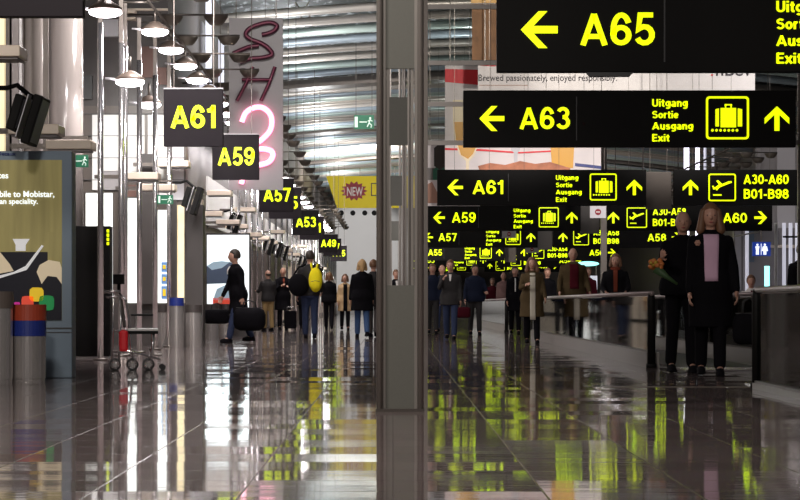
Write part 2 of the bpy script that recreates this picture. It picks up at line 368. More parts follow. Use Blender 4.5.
# right side: shop block facing down the hall and long side wall
b = MB(); b.box(16.6, 17, 64, 190, 0, 9); struct(b.build('wall_right', 'brown'))
RD = 80.0
b = MB(); b.box(X(757, RD), 16.6, RD, RD + .4, 0, 6.4); b.box(X(734, RD), X(757, RD), RD, RD + .4, 0, 3.3); wr = struct(b.build('wall_shop_front', 'grey'))
for x0, x1, y0, y1, m in [(735, 741, 229, 290, 'palegrey'), (743, 745, 229, 290, 'palegrey'), (748, 754, 229, 262, 'bluegrey'), (760, 775, 140, 228, 'grey'), (777, 795, 140, 228, 'palegrey')]:
    q = MB(); q.box(X(x0, RD), X(x1, RD), RD - .06, RD, Z(y1, RD), min(Z(y0, RD), 6.35)); q.build('wall_panel', m, wr)
q = MB(); q.box(X(757, RD), X(800, RD), RD - .3, RD, Z(248, RD), Z(245, RD)); q.build('ledge', 'cream', wr)
for px, m, w_ in [(747, 'dimtube', 'left of the restroom sign'), (776, 'white', 'just right of the restroom sign'), (784, 'dimtube', 'first of the bright row'), (790.5, 'dimtube', 'second of the bright row'), (797, 'dimtube', 'third of the bright row'), (806, 'dimtube', 'just outside the frame edge')]:
    q = MB(); q.tube([(X(px, 79), 79, 0), (X(px, 79), 79, Z(229, 79) + .2)], .06, 10)
    tag(q.build('light_tube', m, smooth=True), 'pale vertical tube light at the right shop front, %s' % w_, 'light')
# slender violet-white light columns far right
for i, (px, hw) in enumerate([(686.5, .10), (697.5, .08), (705, .05), (713, .05)]):
    q = MB(); d = 92; q.tube([(X(px, d), d, 0), (X(px, d), d, 7.3)], hw, 12)
    tag(q.build('light_column', 'tubewhite' if i < 2 else 'dimtube', smooth=True), 'tall violet-white light column behind the saucer lamps, %s from left' % ['first', 'second', 'third', 'fourth'][i], 'light')
# purple pink upper strips, left
for i, (px, d, z0, z1) in enumerate([(208.5, 57, 5.6, 8.0), (221, 62, 5.6, 7.6)]):
    q = MB(); q.box(X(px, d) - .07, X(px, d) + .07, d, d + .1, 0 + z0, z1)
    q.box(FX, X(px, d), d + .02, d + .06, z0 + .3, z0 + .36)
    tag(q.build('strip_light', 'dimtube'), 'upright pale strip light high on the left wall, %s of the grey neon banner' % ['well left', 'just left'][i], 'light')

# ------------------------------------------------------------------ glossy white columns at left
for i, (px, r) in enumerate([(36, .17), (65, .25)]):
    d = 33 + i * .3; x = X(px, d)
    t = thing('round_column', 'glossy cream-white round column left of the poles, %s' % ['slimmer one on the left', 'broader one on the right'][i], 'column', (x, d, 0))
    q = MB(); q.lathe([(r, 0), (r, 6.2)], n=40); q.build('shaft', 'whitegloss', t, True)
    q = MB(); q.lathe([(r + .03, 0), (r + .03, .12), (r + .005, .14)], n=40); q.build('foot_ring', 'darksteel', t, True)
for i, (px, m, hw) in enumerate([(2, 'litcream', .05), (8, 'darksteel', .05), (14, 'whitegloss', .06), (20.5, 'pole', .02), (45.5, 'darksteel', .035)]):
    d = 32.4; x = X(px, d); q = MB(); q.box(x - hw, x + hw, d, d + .1, 0, 5.2)
    tag(q.build('mullion', m), 'upright strip behind the poster case, %s' % ['lit cream one at frame edge', 'dark one beside the lit cream strip', 'broad white one beside the slim pole', 'slim bright pole between white strips', 'dark one between the two round columns'][i], 'mullion')
# ------------------------------------------------------------------ steel poles row
PX0 = -3.9
p0 = None
dd = 32.0; i = 0
plist = []
while dd < 165:
    plist.append(dd); dd += 2.45 if dd < 40 else (2.7 if dd < 70 else 4.2); i += 1
plist = [d for d in plist if not 42.5 < d < 56.5]
for i, d in enumerate(plist):
    lab = 'polished steel pole along the left shop fronts, %s' % ORD[i]
    if p0 is None:
        t = thing('steel_pole', lab, 'pole', (PX0, d, 0), group='steel poles along the shop fronts')
        q = MB(); q.lathe([(.040, 0), (.040, 4.5)], n=20); q.build('shaft', 'pole', t, True)
        q = MB(); q.box(-.03, .03, -.03, .03, 4.5, 5.15); q.build('upper_post', 'darksteel', t)
        q = MB(); q.lathe([(.1, 0), (.1, .02), (.06, .03)], n=20); q.build('base_flange', 'darksteel', t, True)
        p0 = t
    else: dup(p0, (PX0, d, 0), lab)
# twin pole at left pair
dup(p0, (X(125, 34.9), 34.9, 0), 'polished steel pole close beside the second nearest of the left row')

# ------------------------------------------------------------------ saucer lamps (lit)
lamp0 = None
ld = [29.2] + [35.3 + 2.55 * k for k in range(14)] + [72 + 4.5 * k for k in range(14)]
for i, d in enumerate(ld):
    x, z = (-3.5, 4.78) if i else (-3.5, 4.33)
    lab = 'lit saucer lamp over the left walkway edge, %s' % ORD[i]
    if lamp0 is None:
        t = thing('saucer_lamp', lab, 'lamp', (x, d, z), group='lit saucer lamps')
        q = MB(); q.lathe([(.02, .13), (.06, .12), (.14, .07), (.205, .02), (.205, .0), (.18, -.005)], n=28); q.build('lamp_shade', 'lampshade', t, True)
        q = MB(); q.ell((0, 0, -.03), (.20, .20, .065), 24, 12); q.build('diffuser', 'lamp', t, True)
        q = MB(); q.tube([(0, 0, .1), (0, 0, .32)], .02, 8); q.build('stem', 'darksteel', t, True)
        q = MB(); q.tube([(-.34, 0, .02), (-.19, 0, .01)], .015, 8); q.build('side_arm', 'palegrey', t, True)
        lamp0 = t
    else: dup(lamp0, (x, d, z), lab)
    light('AREA', (x, d, z - .08), 85 if d < 72 else 120, .36, (1, .93, .93))
t = thing('lamp_rail', 'long thin overhead rail carrying the lit saucer lamps along the left side', 'rail', (-3.5, 28, 5.08))
q = MB(); q.tube([(0, 0, 0), (0, 105, 0)], .02, 8); q.build('rail', 'darksteel', t, True)
for d in plist:
    if d < 133: q = MB(); q.tube([(-.4, d - 28, 0), (0, d - 28, 0)], .015, 6); q.build('support_arm', 'darksteel', t, True)
for i, (px, py, d) in enumerate([(130, 80, 33), (149, 103, 40)]):
    dup(lamp0, (X(px, d), d, Z(py, d)), 'lit saucer lamp hung low between the steel poles, %s' % ['brightest and nearer one', 'smaller farther one'][i])
    light('AREA', (X(px, d), d, Z(py, d) - .08), 60, .36, (1, .93, .93))
# ------------------------------------------------------------------ bowl uplights on cross rods
bd = [36.9 + 3.1 * k for k in range(12)] + [76 + 4.6 * k for k in range(17)]
bw0 = None
for i, d in enumerate(bd):
    lab = 'cross rod with two brown bowl uplighters above the left side, %s' % ORD[i]
    if bw0 is None:
        t = thing('bowl_uplighter', lab, 'lamp', (0, d, 5.5), group='bowl uplighters on cross rods')
        q = MB(); q.tube([(-4.6, 0, .07), (-2.75, 0, .07)], .018, 8); q.build('cross_rod', 'darksteel', t, True)
        for xx in (-3.7, -2.95):
            q = MB(); q.lathe([(.02, -.11), (.10, -.10), (.15, -.05), (.2, .03), (.2, .045), (.17, .04)], (xx, 0, 0), 24); q.build('bowl', 'bowl', t, True)
        bw0 = t
    else: dup(bw0, (0, d, 5.5), lab)
    if i % 2 == 0 and d > 50: light('AREA', (-2.95, d, 5.6), 150, .3, (.92, .96, 1), True)
# same on the far right
br0 = None
for i, d in enumerate([74 + 2.6 * k for k in range(14)]):
    lab = 'dark twin saucer uplighter on the right side, %s' % ORD[i]
    if br0 is None:
        br0 = dup(bw0, (0, 0, 0), lab); br0.location = (14.6, d, 5.35); br0['group'] = 'saucer uplighters on the right'
        br0.rotation_euler = (0, 0, 0)
    else: dup(br0, (14.6, d, 5.35), lab)
    if i % 4 == 1: light('AREA', (11.5, d, 5.5), 16, .3, (.9, .9, 1), True)
# ------------------------------------------------------------------ cream light shelves
sh0 = None
for i, (d, z) in enumerate([(23.4, 3.14), (26.1, 2.58), (28.9, 2.6), (37, 2.66), (39.8, 2.62), (42.5, 3.17), (45.4, 2.62), (50.8, 2.6), (53.7, 3.17), (56.5, 2.62), (59.6, 2.62), (63, 3.17), (66, 2.6), (70, 2.62), (75, 2.62), (80, 3.1), (86, 2.62), (93, 2.62), (100, 3.1), (108, 2.62), (118, 2.62), (130, 2.62)]):
    lab = 'cream box shelf projecting from the left shop fronts, %s' % ORD[i]
    if sh0 is None:
        t = thing('light_shelf', lab, 'shelf', (0, d, z), group='cream box shelves')
        q = MB(); q.box(-4.15, -3.6, -.25, .25, -.0, .11, bev=.012); q.build('box_body', 'cream', t)
        q = MB(); q.box(-4.12, -3.63, -.2, .2, -.02, 0); q.build('underside_tray', 'grey', t)
        q = MB(); q.box(-4.6, -4.15, -.04, .04, .02, .08); q.build('wall_bracket', 'darksteel', t)
        sh0 = t
    else: dup(sh0, (0, d, z), lab)
# ------------------------------------------------------------------ hanging monitor pairs
mo0 = None
for i, (d, x, z) in enumerate([(24, -3.66, 2.78), (42.3, -3.54, 2.76), (58, -3.84, 2.86), (72, -3.75, 2.66), (76.5, -3.72, 2.66), (81, -3.7, 2.66), (95, -3.6, 2.6), (101, -3.6, 2.6), (112, -3.6, 2.6), (118, -3.6, 2.55)]):
    lab = 'pair of tilted black monitors on a bent arm on the left, %s' % ORD[i]
    if mo0 is None:
        t = thing('monitor_pair', lab, 'monitor', (x, d, z), group='tilted black monitor pairs')
        for s_, (xx, zz, h) in enumerate([(-.08, -.13, .36), (.085, -.2, .50)]):
            q = MB(); q.box(xx - .045, xx + .045, -.28, .28, zz - h / 2, zz + h / 2, RY(17), bev=.012); c = q.build('monitor', 'black', t)
            q = MB(); q.box(xx + .046, xx + .05, -.25, .25, zz - h / 2 + .03, zz + h / 2 - .03, RY(17), (xx, 0, zz)); q.build('screen', 'posterblack', c)
        q = MB(); q.box(-.022, -.012, -.22, .22, -.38, .06, RY(17)); q.build('light_edge', 'palegrey', t)
        q = MB(); q.tube([(-.7, 0, .13), (-.2, 0, .13), (-.1, 0, .16), (.02, 0, .06), (.07, 0, .03)], .025, 8); q.build('arm', 'black', t, True)
        mo0 = t
    else: dup(mo0, (x, d, z), lab)
dup(mo0, (10.45, 60, 2.3), 'pair of black monitors beside the bright tubes at the right edge')
# ------------------------------------------------------------------ green exit signs
for i, (px0, px1, py0, py1, d, lab) in enumerate([(71, 88, 155, 167, 30, 'small green running-man exit sign beside the poster case'), (157, 173, 195, 204, 38.3, 'small green running-man exit sign under the cream shelf by the poles'), (354, 374, 115, 129, 72, 'green exit sign hanging under the slatted ceiling beside the centre column')]):
    x0, x1, z0, z1 = X(px0, d), X(px1, d), Z(py1, d), Z(py0, d); t = thing('exit_sign', lab, 'sign', ((x0 + x1) / 2, d, z0)); w = (x1 - x0) / 2; h = z1 - z0
    q = MB(); q.box(-w, w, 0, .05, 0, h); q.build('panel', 'green', t)
    q = MB(); k = h
    q.box(-w + .02, -w + .02 + .22 * k, -.006, 0, .12 * k, .88 * k)
    q.box(-w * .45, w * .3, -.006, 0, .46 * k, .54 * k)
    q.ell((w * .62, -.003, .78 * k), (.08 * k, .004, .08 * k), 10, 6)
    for a, c in [((.62, .72), (.5, .42)), ((.5, .42), (.75, .3)), ((.75, .3), (.7, .1)), ((.5, .42), (.32, .15)), ((.6, .66), (.38, .55)), ((.6, .66), (.85, .55))]:
        q.tube([(w * a[0], -.004, a[1] * k), (w * c[0], -.004, c[1] * k)], .045 * k, 6)
    q.build('running_man', 'exitwhite', t)
    q = MB(); zt = (roofz(x0) - z0 + .17) if i == 2 else .35
    for xx in (-w * .8, w * .8): q.tube([(xx, .025, h), (xx, .025, zt if i == 2 else zt)], .008, 6)
    if i < 2: q.box(-w - .3, w * .8 + .01, .01, .04, zt, zt + .04)
    q.build('hanger', 'darksteel', t)

# ------------------------------------------------------------------ grotesque lettering
def _arc(cx, cy, rx, ry, a0, a1, n=10): return [(cx + rx * math.cos(math.radians(a0 + (a1 - a0) * k / n)), cy + ry * math.sin(math.radians(a0 + (a1 - a0) * k / n))) for k in range(n + 1)]
GL = {
 'A': (.74, [[(.075, 0), (.37, .95)], [(.665, 0), (.37, .95)], [(.17, .27), (.57, .27)]]),
 'B': (.60, [[(.09, 0), (.09, 1)], [(.09, .925), (.32, .925)] + _arc(.32, .735, .17, .19, 90, -90) + [(.09, .545)], [(.32, .535)] + _arc(.33, .305, .2, .23, 90, -90) + [(.09, .075)]]),
 'E': (.52, [[(.09, 0), (.09, 1)], [(.09, .925), (.5, .925)], [(.09, .52), (.46, .52)], [(.09, .075), (.52, .075)]]),
 'S': (.60, [_arc(.3, .735, .2, .19, 25, 270) + _arc(.3, .31, .215, .235, 90, -155)]),
 'U': (.62, [[(.09, 1), (.09, .3)] + _arc(.31, .3, .22, .225, 180, 360) + [(.53, 1)]]),
 '0': (.56, [_arc(.28, .5, .205, .425, 0, 360, 24)]),
 '1': (.42, [[(.27, 0), (.27, 1)], [(.03, .74), (.16, .78), (.27, .93)]]),
 '2': (.56, [_arc(.27, .70, .2, .225, 170, -35) + [(.10, .1), (.1, .075), (.53, .075)]]),
 '3': (.56, [_arc(.27, .735, .175, .19, 160, -90), _arc(.27, .305, .205, .23, 90, -160)]),
 '4': (.58, [[(.40, 0), (.40, 1)], [(.38, .93), (.07, .28)], [(.03, .27), (.56, .27)]]),
 '5': (.56, [[(.5, .925), (.16, .925), (.11, .49)] + _arc(.27, .32, .205, .25, 125, -155)]),
 '6': (.56, [_arc(.28, .31, .205, .235, 0, 360, 20), _arc(.29, .47, .215, .455, 28, 180) + [(.075, .31)]]),
 '7': (.54, [[(.02, .925), (.47, .925), (.2, 0)]]),
 '8': (.56, [_arc(.28, .735, .17, .19, 0, 360, 20), _arc(.28, .305, .205, .23, 0, 360, 20)]),
 '9': (.56, [_arc(.28, .69, .205, .235, 0, 360, 20), _arc(.27, .53, .215, .455, 208, 360) + [(.485, .69)]]),
 '-': (.32, [[(.02, .38), (.3, .38)]]),
 'i': (.18, [[(.09, 0), (.09, .72)], [(.09, .86), (.09, 1)]]),
 't': (.32, [[(.15, .92), (.15, .14), (.2, .075), (.31, .075)], [(0, .65), (.31, .65)]]),
 'g': (.52, [_arc(.25, .38, .175, .265, 0, 360, 18), [(.43, .72), (.43, -.05)] + _arc(.255, -.06, .175, .15, 0, -150)]),
 'a': (.50, [_arc(.21, .2, .14, .135, 0, 360, 16), _arc(.24, .5, .15, .155, 155, 0) + [(.39, 0)]]),
 'n': (.50, [[(.09, 0), (.09, .72)], [(.09, .46)] + _arc(.25, .46, .16, .19, 180, 0) + [(.41, 0)]]),
 'u': (.50, [[(.41, 0), (.41, .72)], [(.09, .72), (.09, .26)] + _arc(.25, .26, .16, .19, 180, 360)]),
 'o': (.50, [_arc(.25, .36, .18, .285, 0, 360, 18)]),
 'r': (.34, [[(.09, 0), (.09, .72)], [(.09, .45)] + _arc(.28, .44, .19, .21, 180, 85)]),
 'e': (.50, [[(.08, .37), (.42, .37)], _arc(.25, .36, .18, .285, 5, 325, 18)]),
 's': (.46, [_arc(.23, .505, .145, .14, 25, 270) + _arc(.23, .22, .16, .15, 90, -155)]),
 'x': (.46, [[(.03, 0), (.43, .72)], [(.43, 0), (.03, .72)]]),
}
def glyphs(q, txt, x0, x1, z0, z1, y, t=.15, depth=.012):
    adv = 0; parts = []
    for ch in txt:
        w_, st = GL[ch]
        for p in st: parts.append([(a + adv, b_) for a, b_ in p])
        adv += w_ + .075
    adv -= .075; sx = (x1 - x0) / adv; sz = (z1 - z0); h = t / 2
    for p in parts:
        closed = (abs(p[0][0] - p[-1][0]) + abs(p[0][1] - p[-1][1])) < 1e-6
        if closed: p = p[:-1]
        n = len(p); L_, R_ = [], []
        for i in range(n):
            a = Vector(p[(i - 1) % n] if (closed or i) else p[i]); c = Vector(p[(i + 1) % n] if (closed or i < n - 1) else p[i]); b_ = Vector(p[i])
            d1 = (b_ - a).normalized() if (b_ - a).length > 1e-6 else (c - b_).normalized(); d2 = (c - b_).normalized() if (c - b_).length > 1e-6 else d1
            n1 = Vector((-d1.y, d1.x)); n2 = Vector((-d2.y, d2.x)); m = n1 + n2
            m = m.normalized() if m.length > .3 else n1
            k = h / max(.5, m.dot(n1)); L_.append(b_ + m * k); R_.append(b_ - m * k)
        for i in range(n if closed else n - 1):
            j = (i + 1) % n
            q.prism([(x0 + v.x * sx, z0 + v.y * sz) for v in (L_[i], L_[j], R_[j], R_[i])], y, y + depth)
    return q
# ------------------------------------------------------------------ pictograms
def arrow(q, cx, cz, s, ang, y):
    q2 = MB(); th = .19
    pts = [(-.5, 0), (-.02, .5), (.22, .5), (-.16, .1), (.5, .1), (.5, -.1), (-.16, -.1), (.22, -.5), (-.02, -.5)]
    ca, sa = math.cos(ang), math.sin(ang)
    q.prism([(cx + s * (x * ca - z * sa), cz + s * (x * sa + z * ca)) for x, z in pts], y - .012, y)
def rrect_frame(q, x0, x1, z0, z1, t, y, r=.05):
    def rr(a0, a1, b0, b1, r):
        out = []
        for cx, cz, s in [(a1 - r, b1 - r, 0), (a0 + r, b1 - r, 90), (a0 + r, b0 + r, 180), (a1 - r, b0 + r, 270)]:
            for k in range(5): a = math.radians(s + k * 22.5); out.append((cx + r * math.cos(a), cz + r * math.sin(a)))
        return out
    o = rr(x0, x1, z0, z1, r); i = rr(x0 + t, x1 - t, z0 + t, z1 - t, r * .6); n = len(o)
    for k in range(n):
        q.prism([o[k], o[(k + 1) % n], i[(k + 1) % n], i[k]], y - .012, y)
def suitcase(q, x0, z0, W, y):
    u = W; x = lambda a: x0 + a * u; z = lambda a: z0 + a * u
    q.prism([(x(.22), z(.30)), (x(.30), z(.30)), (x(.30), z(.72)), (x(.22), z(.70))], y - .012, y)
    q.prism([(x(.34), z(.28)), (x(.70), z(.28)), (x(.70), z(.73)), (x(.34), z(.73))], y - .012, y)
    q.prism([(x(.74), z(.30)), (x(.84), z(.30)), (x(.84), z(.70)), (x(.74), z(.72))], y - .012, y)
    q.box(x(.44), x(.47), y - .012, y, z(.73), z(.81)); q.box(x(.57), x(.60), y - .012, y, z(.73), z(.81)); q.box(x(.44), x(.60), y - .012, y, z(.79), z(.82))
    for k in range(7): q.tube([(x(.15 + k * .095), y - .012, z(.21)), (x(.15 + k * .095), y, z(.21))], .032 * u, 8)
def plane_icon(q, x0, z0, W, y):
    P = lambda pts: q.prism([(x0 + a * W, z0 + c * W) for a, c in pts], y - .012, y)
    P([(.15, .45), (.20, .42), (.86, .68), (.84, .73), (.72, .72), (.22, .50)]); P([(.30, .52), (.52, .60), (.36, .76), (.28, .74), (.38, .62)]); P([(.17, .47), (.22, .50), (.17, .57), (.13, .55)])
    P([(.24, .48), (.30, .38), (.42, .52), (.36, .56)])
    P([(.17, .20), (.48, .20), (.48, .25), (.17, .25)])
SH = .835; SZ = 3.05
def hanging(t, x0, x1, ztop, y=.06):
    q = MB(); n = 6 if x1 - x0 > 3 else 2
    for k in range(n):
        xx = x0 + (x1 - x0) * (k + .5) / n; q.tube([(xx, y, ztop), (xx, y, roofz(xx) + .13 - SZ)], .004, 6)
    q.build('suspension_cable', 'darksteel', t)
def overhead(gate, d, label):
    t = thing('overhead_sign', label, 'sign', (0, d, SZ)); x = 1.03
    q = MB(); q.box(x, x + 4.88, 0, .14, 0, SH, bev=.008); q.build('panel', 'black', t)
    q = MB(); q.box(x + 1.655, x + 1.67, -.006, 0, .10, .74); q.build('divider', 'divider', t)
    q = MB(); arrow(q, x + .42, .42, .365, 0, 0); q.build('left_arrow', 'yellow', t)
    q = MB(); glyphs(q, gate, x + .825, x + 1.57, .265, .59, -.012); q.build('gate_number', 'yellow', t)
    for s_, w_, z0, z1 in [('Uitgang', .52, .595, .705), ('Sortie', .385, .425, .53), ('Ausgang', .60, .26, .365), ('Exit', .255, .085, .19)]:
        q = MB(); glyphs(q, s_, x + 2.77, x + 2.77 + w_, z0, z1, -.012, .17); q.build('exit_word', 'yellow', t)
    q = MB(); rrect_frame(q, x + 3.56, x + 4.19, .115, .745, .03, 0); q.build('pictogram_frame', 'yellow', t)
    q = MB(); suitcase(q, x + 3.56, .115, .63, 0); q.build('suitcase_pictogram', 'yellow', t)
    q = MB(); arrow(q, x + 4.60, .42, .36, -PI / 2, 0); q.build('up_arrow', 'yellow', t)
    hanging(t, x, x + 4.88, SH); return t
def overhead2(gate, d, rng, label):
    t = thing('overhead_sign', label, 'sign', (0, d, SZ)); x = 6.55
    q = MB(); q.box(x, x + 5.4, 0, .14, 0, SH, bev=.008); q.build('panel', 'black', t)
    q = MB(); arrow(q, x + .39, .42, .36, -PI / 2, 0); q.build('up_arrow', 'yellow', t)
    q = MB(); rrect_frame(q, x + .81, x + 1.45, .10, .74, .03, 0); q.build('pictogram_frame', 'yellow', t)
    q = MB(); plane_icon(q, x + .81, .10, .64, 0); q.build('aeroplane_pictogram', 'yellow', t)
    q = MB(); glyphs(q, rng, x + 1.63, x + 2.68, .50, .72, -.012, .16); q.build('gate_range', 'yellow', t)
    q = MB(); glyphs(q, 'B01-B98', x + 1.63, x + 2.68, .16, .38, -.012, .16); q.build('gate_range', 'yellow', t)
    q = MB(); glyphs(q, gate, x + 3.84, x + 4.6, .26, .57, -.012); q.build('gate_number', 'yellow', t)
    q = MB(); arrow(q, x + 5.03, .42, .40, PI, 0); q.build('right_arrow', 'yellow', t)
    hanging(t, x, x + 5.4, SH); return t
OD = [(23.8, 'A65'), (35.2, 'A63'), (56, 'A61'), (75.6, 'A59'), (98, 'A57'), (127, 'A55'), (150, 'A53'), (172, 'A51')]
for d, g in OD:
    o = overhead(g, d, 'long black overhead sign with lit yellow %s, exit lettering and suitcase symbol' % g)
    if g == 'A65': sgn65 = o
for d, g, r in [(56, 'A62', 'A30-A60'), (75.6, 'A60', 'A30-A58'), (98, 'A58', 'A30-A58'), (127, 'A56', 'A30-A54'), (150, 'A54', 'A30-A52'), (172, 'A52', 'A30-A50')]:
    overhead2(g, d, r, 'long black overhead departures sign with aeroplane symbol and lit yellow %s' % g)
# grey panels between the two signs of a row
for i, d in enumerate((56.3, 75.9, 98.3, 127.3)):
    q = MB(); x0, x1 = 5.93, 6.53; q.box(x0, x1, 0, .08, -.08, .8, bev=.01)
    q.tube([(x0 + .1, .04, .8), (x0 + .1, .04, roofz(6) + .13 - SZ)], .008, 6); q.tube([(x1 - .1, .04, .8), (x1 - .1, .04, roofz(6) + .13 - SZ)], .008, 6)
    o = tag(q.build('blank_panel', 'brown2'), 'blank grey-brown panel hanging between two black overhead signs, %s' % ORD[i], 'panel'); o.location = (0, d, SZ)
# camera housing under the nearest sign
q = MB(); d = 23.8; q.prism([(X(586, d), Z(71, d)), (X(635, d), Z(71, d)), (X(630, d), Z(76, d)), (X(590, d), Z(76, d))], d + .01, d + .12)
so = q.build('sensor_box', 'divider', sgn65); so.matrix_parent_inverse = Matrix.Translation((0, -23.8, -SZ))
# little round-mark tags
for i, (px0, px1, py0, py1, d) in enumerate([(590, 606, 206, 218, 62), (502, 516, 230, 238, 90), (525, 539, 246, 253, 112)]):
    t = thing('hanging_tag', 'small pale hanging tag with a red disc among the signs, %s' % ['largest and highest', 'middle sized', 'smallest and lowest'][i], 'sign', (X((px0 + px1) / 2, d), d, Z(py1, d)))
    w = (px1 - px0) / 2 * d / F; h = (py1 - py0) * d / F
    q = MB(); q.box(-w, w, 0, .03, 0, h); q.build('panel', 'grey' if i else 'palegrey', t)
    q = MB(); q.tube([(0, -.01, h / 2), (0, 0, h / 2)], h * .26, 16); q.build('red_disc', 'darkred', t)
    q = MB(); q.box(-h * .16, h * .16, -.014, -.01, h * .46, h * .54); q.build('bar', 'white', t)
    q = MB(); q.tube([(-w * .8, .015, h), (-w * .8, .015, roofz(5) + .12 - Z(py1, d))], .006, 6); q.tube([(w * .8, .015, h), (w * .8, .015, roofz(5) + .12 - Z(py1, d))], .006, 6); q.build('hanger', 'darksteel', t)
# ------------------------------------------------------------------ left gate signs
for i, (d, g) in enumerate([(19.2, 'A63'), (35, 'A61'), (44.4, 'A59'), (60, 'A57'), (64.7, 'A55'), (80, 'A53'), (86, 'A51'), (108, 'A49'), (115, 'A47'), (129, 'A45')]):
    t = thing('gate_sign', 'square dark gate sign hanging on the left, lit yellow %s' % g, 'sign', (0, d, SZ))
    q = MB(); q.box(-3.345, -2.48, 0, .14, 0, SH, bev=.006); q.build('panel', 'gatepanel', t)
    q = MB(); q.box(-3.345, -2.48, -.01, .15, SH, SH + .018); q.build('lit_top_edge', 'palegrey', t)  # pale strip puts the bright lit line of the top edge into colour
    q = MB(); glyphs(q, g, -3.24, -2.565, .265, .60, -.012, .165); q.build('gate_number', 'yellow', t)
    q = MB()
    for xx in (-3.2, -2.62): q.tube([(xx, .07, SH), (xx, .07, roofz(xx) + .13 - SZ)], .008, 6)
    if d < 50: pass
    q.build('suspension_cable', 'darksteel', t)

# ------------------------------------------------------------------ neon SHOP banner
d = 50.0; s = d / F
t = thing('neon_banner', 'tall grey hanging banner with script neon letters, partly lit pink', 'banner', (X(256, d), d, Z(190, d)))
def nb(px, py): return ((px - 256) * s, (190 - py) * s)
q = MB(); q.box(-27 * s, 27 * s, 0, .08, 0, 172 * s); q.build('panel', 'bannergrey', t)
def spl(P, m=6):
    out = []; P = [P[0]] + P + [P[-1]]
    for i in range(1, len(P) - 2):
        for k in range(m):
            u = k / m; a, b_, c, e = P[i - 1], P[i], P[i + 1], P[i + 2]
            out.append(tuple(.5 * (2 * b_[j] + (c[j] - a[j]) * u + (2 * a[j] - 5 * b_[j] + 4 * c[j] - e[j]) * u * u + (3 * b_[j] - a[j] - 3 * c[j] + e[j]) * u ** 3) for j in (0, 1)))
    out.append(P[-2]); return out
def neon(P, m, r, name='neon_letter', y=-.05, sp=True, off=0, par=None):
    q = MB(); P = [nb(*p) for p in P]
    if sp: P = spl(P)
    q.tube([(x, y, z) for x, z in P], r, 8); return q.build(name, m, par or t, True)
Sp = [(262, 35), (267, 34), (274, 31), (277, 26), (271, 23), (262, 24), (251, 28), (246, 34), (250, 39), (262, 44), (269, 49), (272, 55), (262, 58), (250, 59), (240, 63)]
Sp2 = [(256, 33), (262, 36), (277, 30), (277, 25), (270, 22)]
for P in (Sp, [(259, 46), (250, 47), (242, 50), (233, 54)], ):
    o = neon(P, 'neonoff', .05); neon(P, 'neonoff2', .018, 'inner_tube', -.09, par=o)
for P in ([(253, 67), (246, 84), (237, 101)], [(275, 67), (269, 84), (261, 101)], [(242, 80), (272, 80)]):
    o = neon(P, 'neonoff', .04, sp=False); neon(P, 'neonoff2', .015, 'inner_tube', -.08, sp=False, par=o)
for P in ([(242, 122), (246, 113), (254, 108), (263, 108), (270, 114), (272, 122), (270, 131), (264, 138), (256, 144)], [(252, 150), (262, 149), (271, 151), (273, 156), (269, 162), (260, 165), (250, 166)], [(245, 168), (243.5, 176), (241.5, 184)]):
    o = neon(P, 'neon', .055); neon(P, 'neoncore', .03, 'bright_core', -.09, par=o)
q = MB()
for xx in (-20 * s, 20 * s): q.tube([(xx, .04, 172 * s), (xx, .04, roofz(-3) + .12 - Z(190, d))], .012, 6)
q.build('suspension_cable', 'darksteel', t)

# ------------------------------------------------------------------ yellow NEW banner
d = 138.0; s = d / F
t = thing('yellow_banner', 'yellow hanging banner with a dark red NEW starburst', 'banner', (X(351, d), d, Z(208, d)))
P = lambda px, py: ((px - 351) * s, (208 - py) * s)
q = MB(); q.prism([P(326, 176), P(425, 176), P(425, 208), P(337, 208)], 0, .06); q.build('cloth', 'yellowbanner', t)
q = MB(); pts = []
for k in range(28):
    a = 2 * PI * k / 28; r = 1 if k % 2 == 0 else .74; pts.append(P(354 + 13.5 * r * math.cos(a), 191 - 10 * r * math.sin(a)))
q.prism(pts, -.03, 0); q.build('starburst', 'darkred', t)
q = MB(); q.text('NEW', P(347, 0)[0], P(363, 0)[0], P(0, 196)[1], P(0, 187)[1], -.06, .02); q.build('lettering', 'pcloth', t)
q = MB()
for a0, a1, b0, b1 in [(371, 372, 183, 196), (371, 378, 183, 184), (371, 378, 195, 196), (377, 378, 183, 196)]: q.box(P(a0, 0)[0], P(a1, 0)[0], -.03, 0, P(0, b1)[1], P(0, b0)[1])
q.build('print_box', 'cork', t)
q = MB()
for px in (330, 360, 395, 420): q.tube([(P(px, 0)[0], .03, P(0, 176)[1]), (P(px, 0)[0], .03, roofz(-2) + .12 - Z(208, d))], .02, 6)
q.build('suspension_cable', 'darksteel', t)

# ------------------------------------------------------------------ beer advert banners
d = 62.0; s = d / F
t = thing('advert_banner', 'white and red hanging advert banner showing filled beer glasses', 'banner', (X(522, d), d, Z(180, d)))
P = lambda px, py: ((px - 522) * s, (180 - py) * s)
def poly(pts, m, name, y=-.02, th=.015, par=None): q = MB(); q.prism([P(*p) for p in pts], y, y + th); return q.build(name, m, par or t)
q = MB(); q.box(P(445, 0)[0], P(601, 0)[0], 0, .06, 0, P(0, 65)[1]); q.build('cloth', 'pcloth', t)
poly([(445, 69), (601, 73), (601, 92), (478, 85), (445, 82)], 'red', 'red_band')
poly([(445, 148), (480, 149), (520, 152), (560, 150), (560, 151.5), (520, 153.5), (480, 151), (445, 150)], 'red', 'red_line')
g = poly([(453, 118), (453, 100), (482, 100), (482, 118), (480, 140), (474, 156), (469, 161), (469, 172), (476, 176), (476, 178), (459, 178), (459, 176), (466, 172), (466, 161), (459, 154), (454, 138)], 'pcream', 'printed_goblet', -.022)
poly([(454, 122), (481, 122), (479, 140), (473, 154), (468, 159), (461, 155), (456, 140)], 'gold', 'beer', -.03, .008, g)
g = poly([(548, 110), (576, 110), (573, 168), (552, 168)], 'gold', 'printed_beer_glass', -.022)
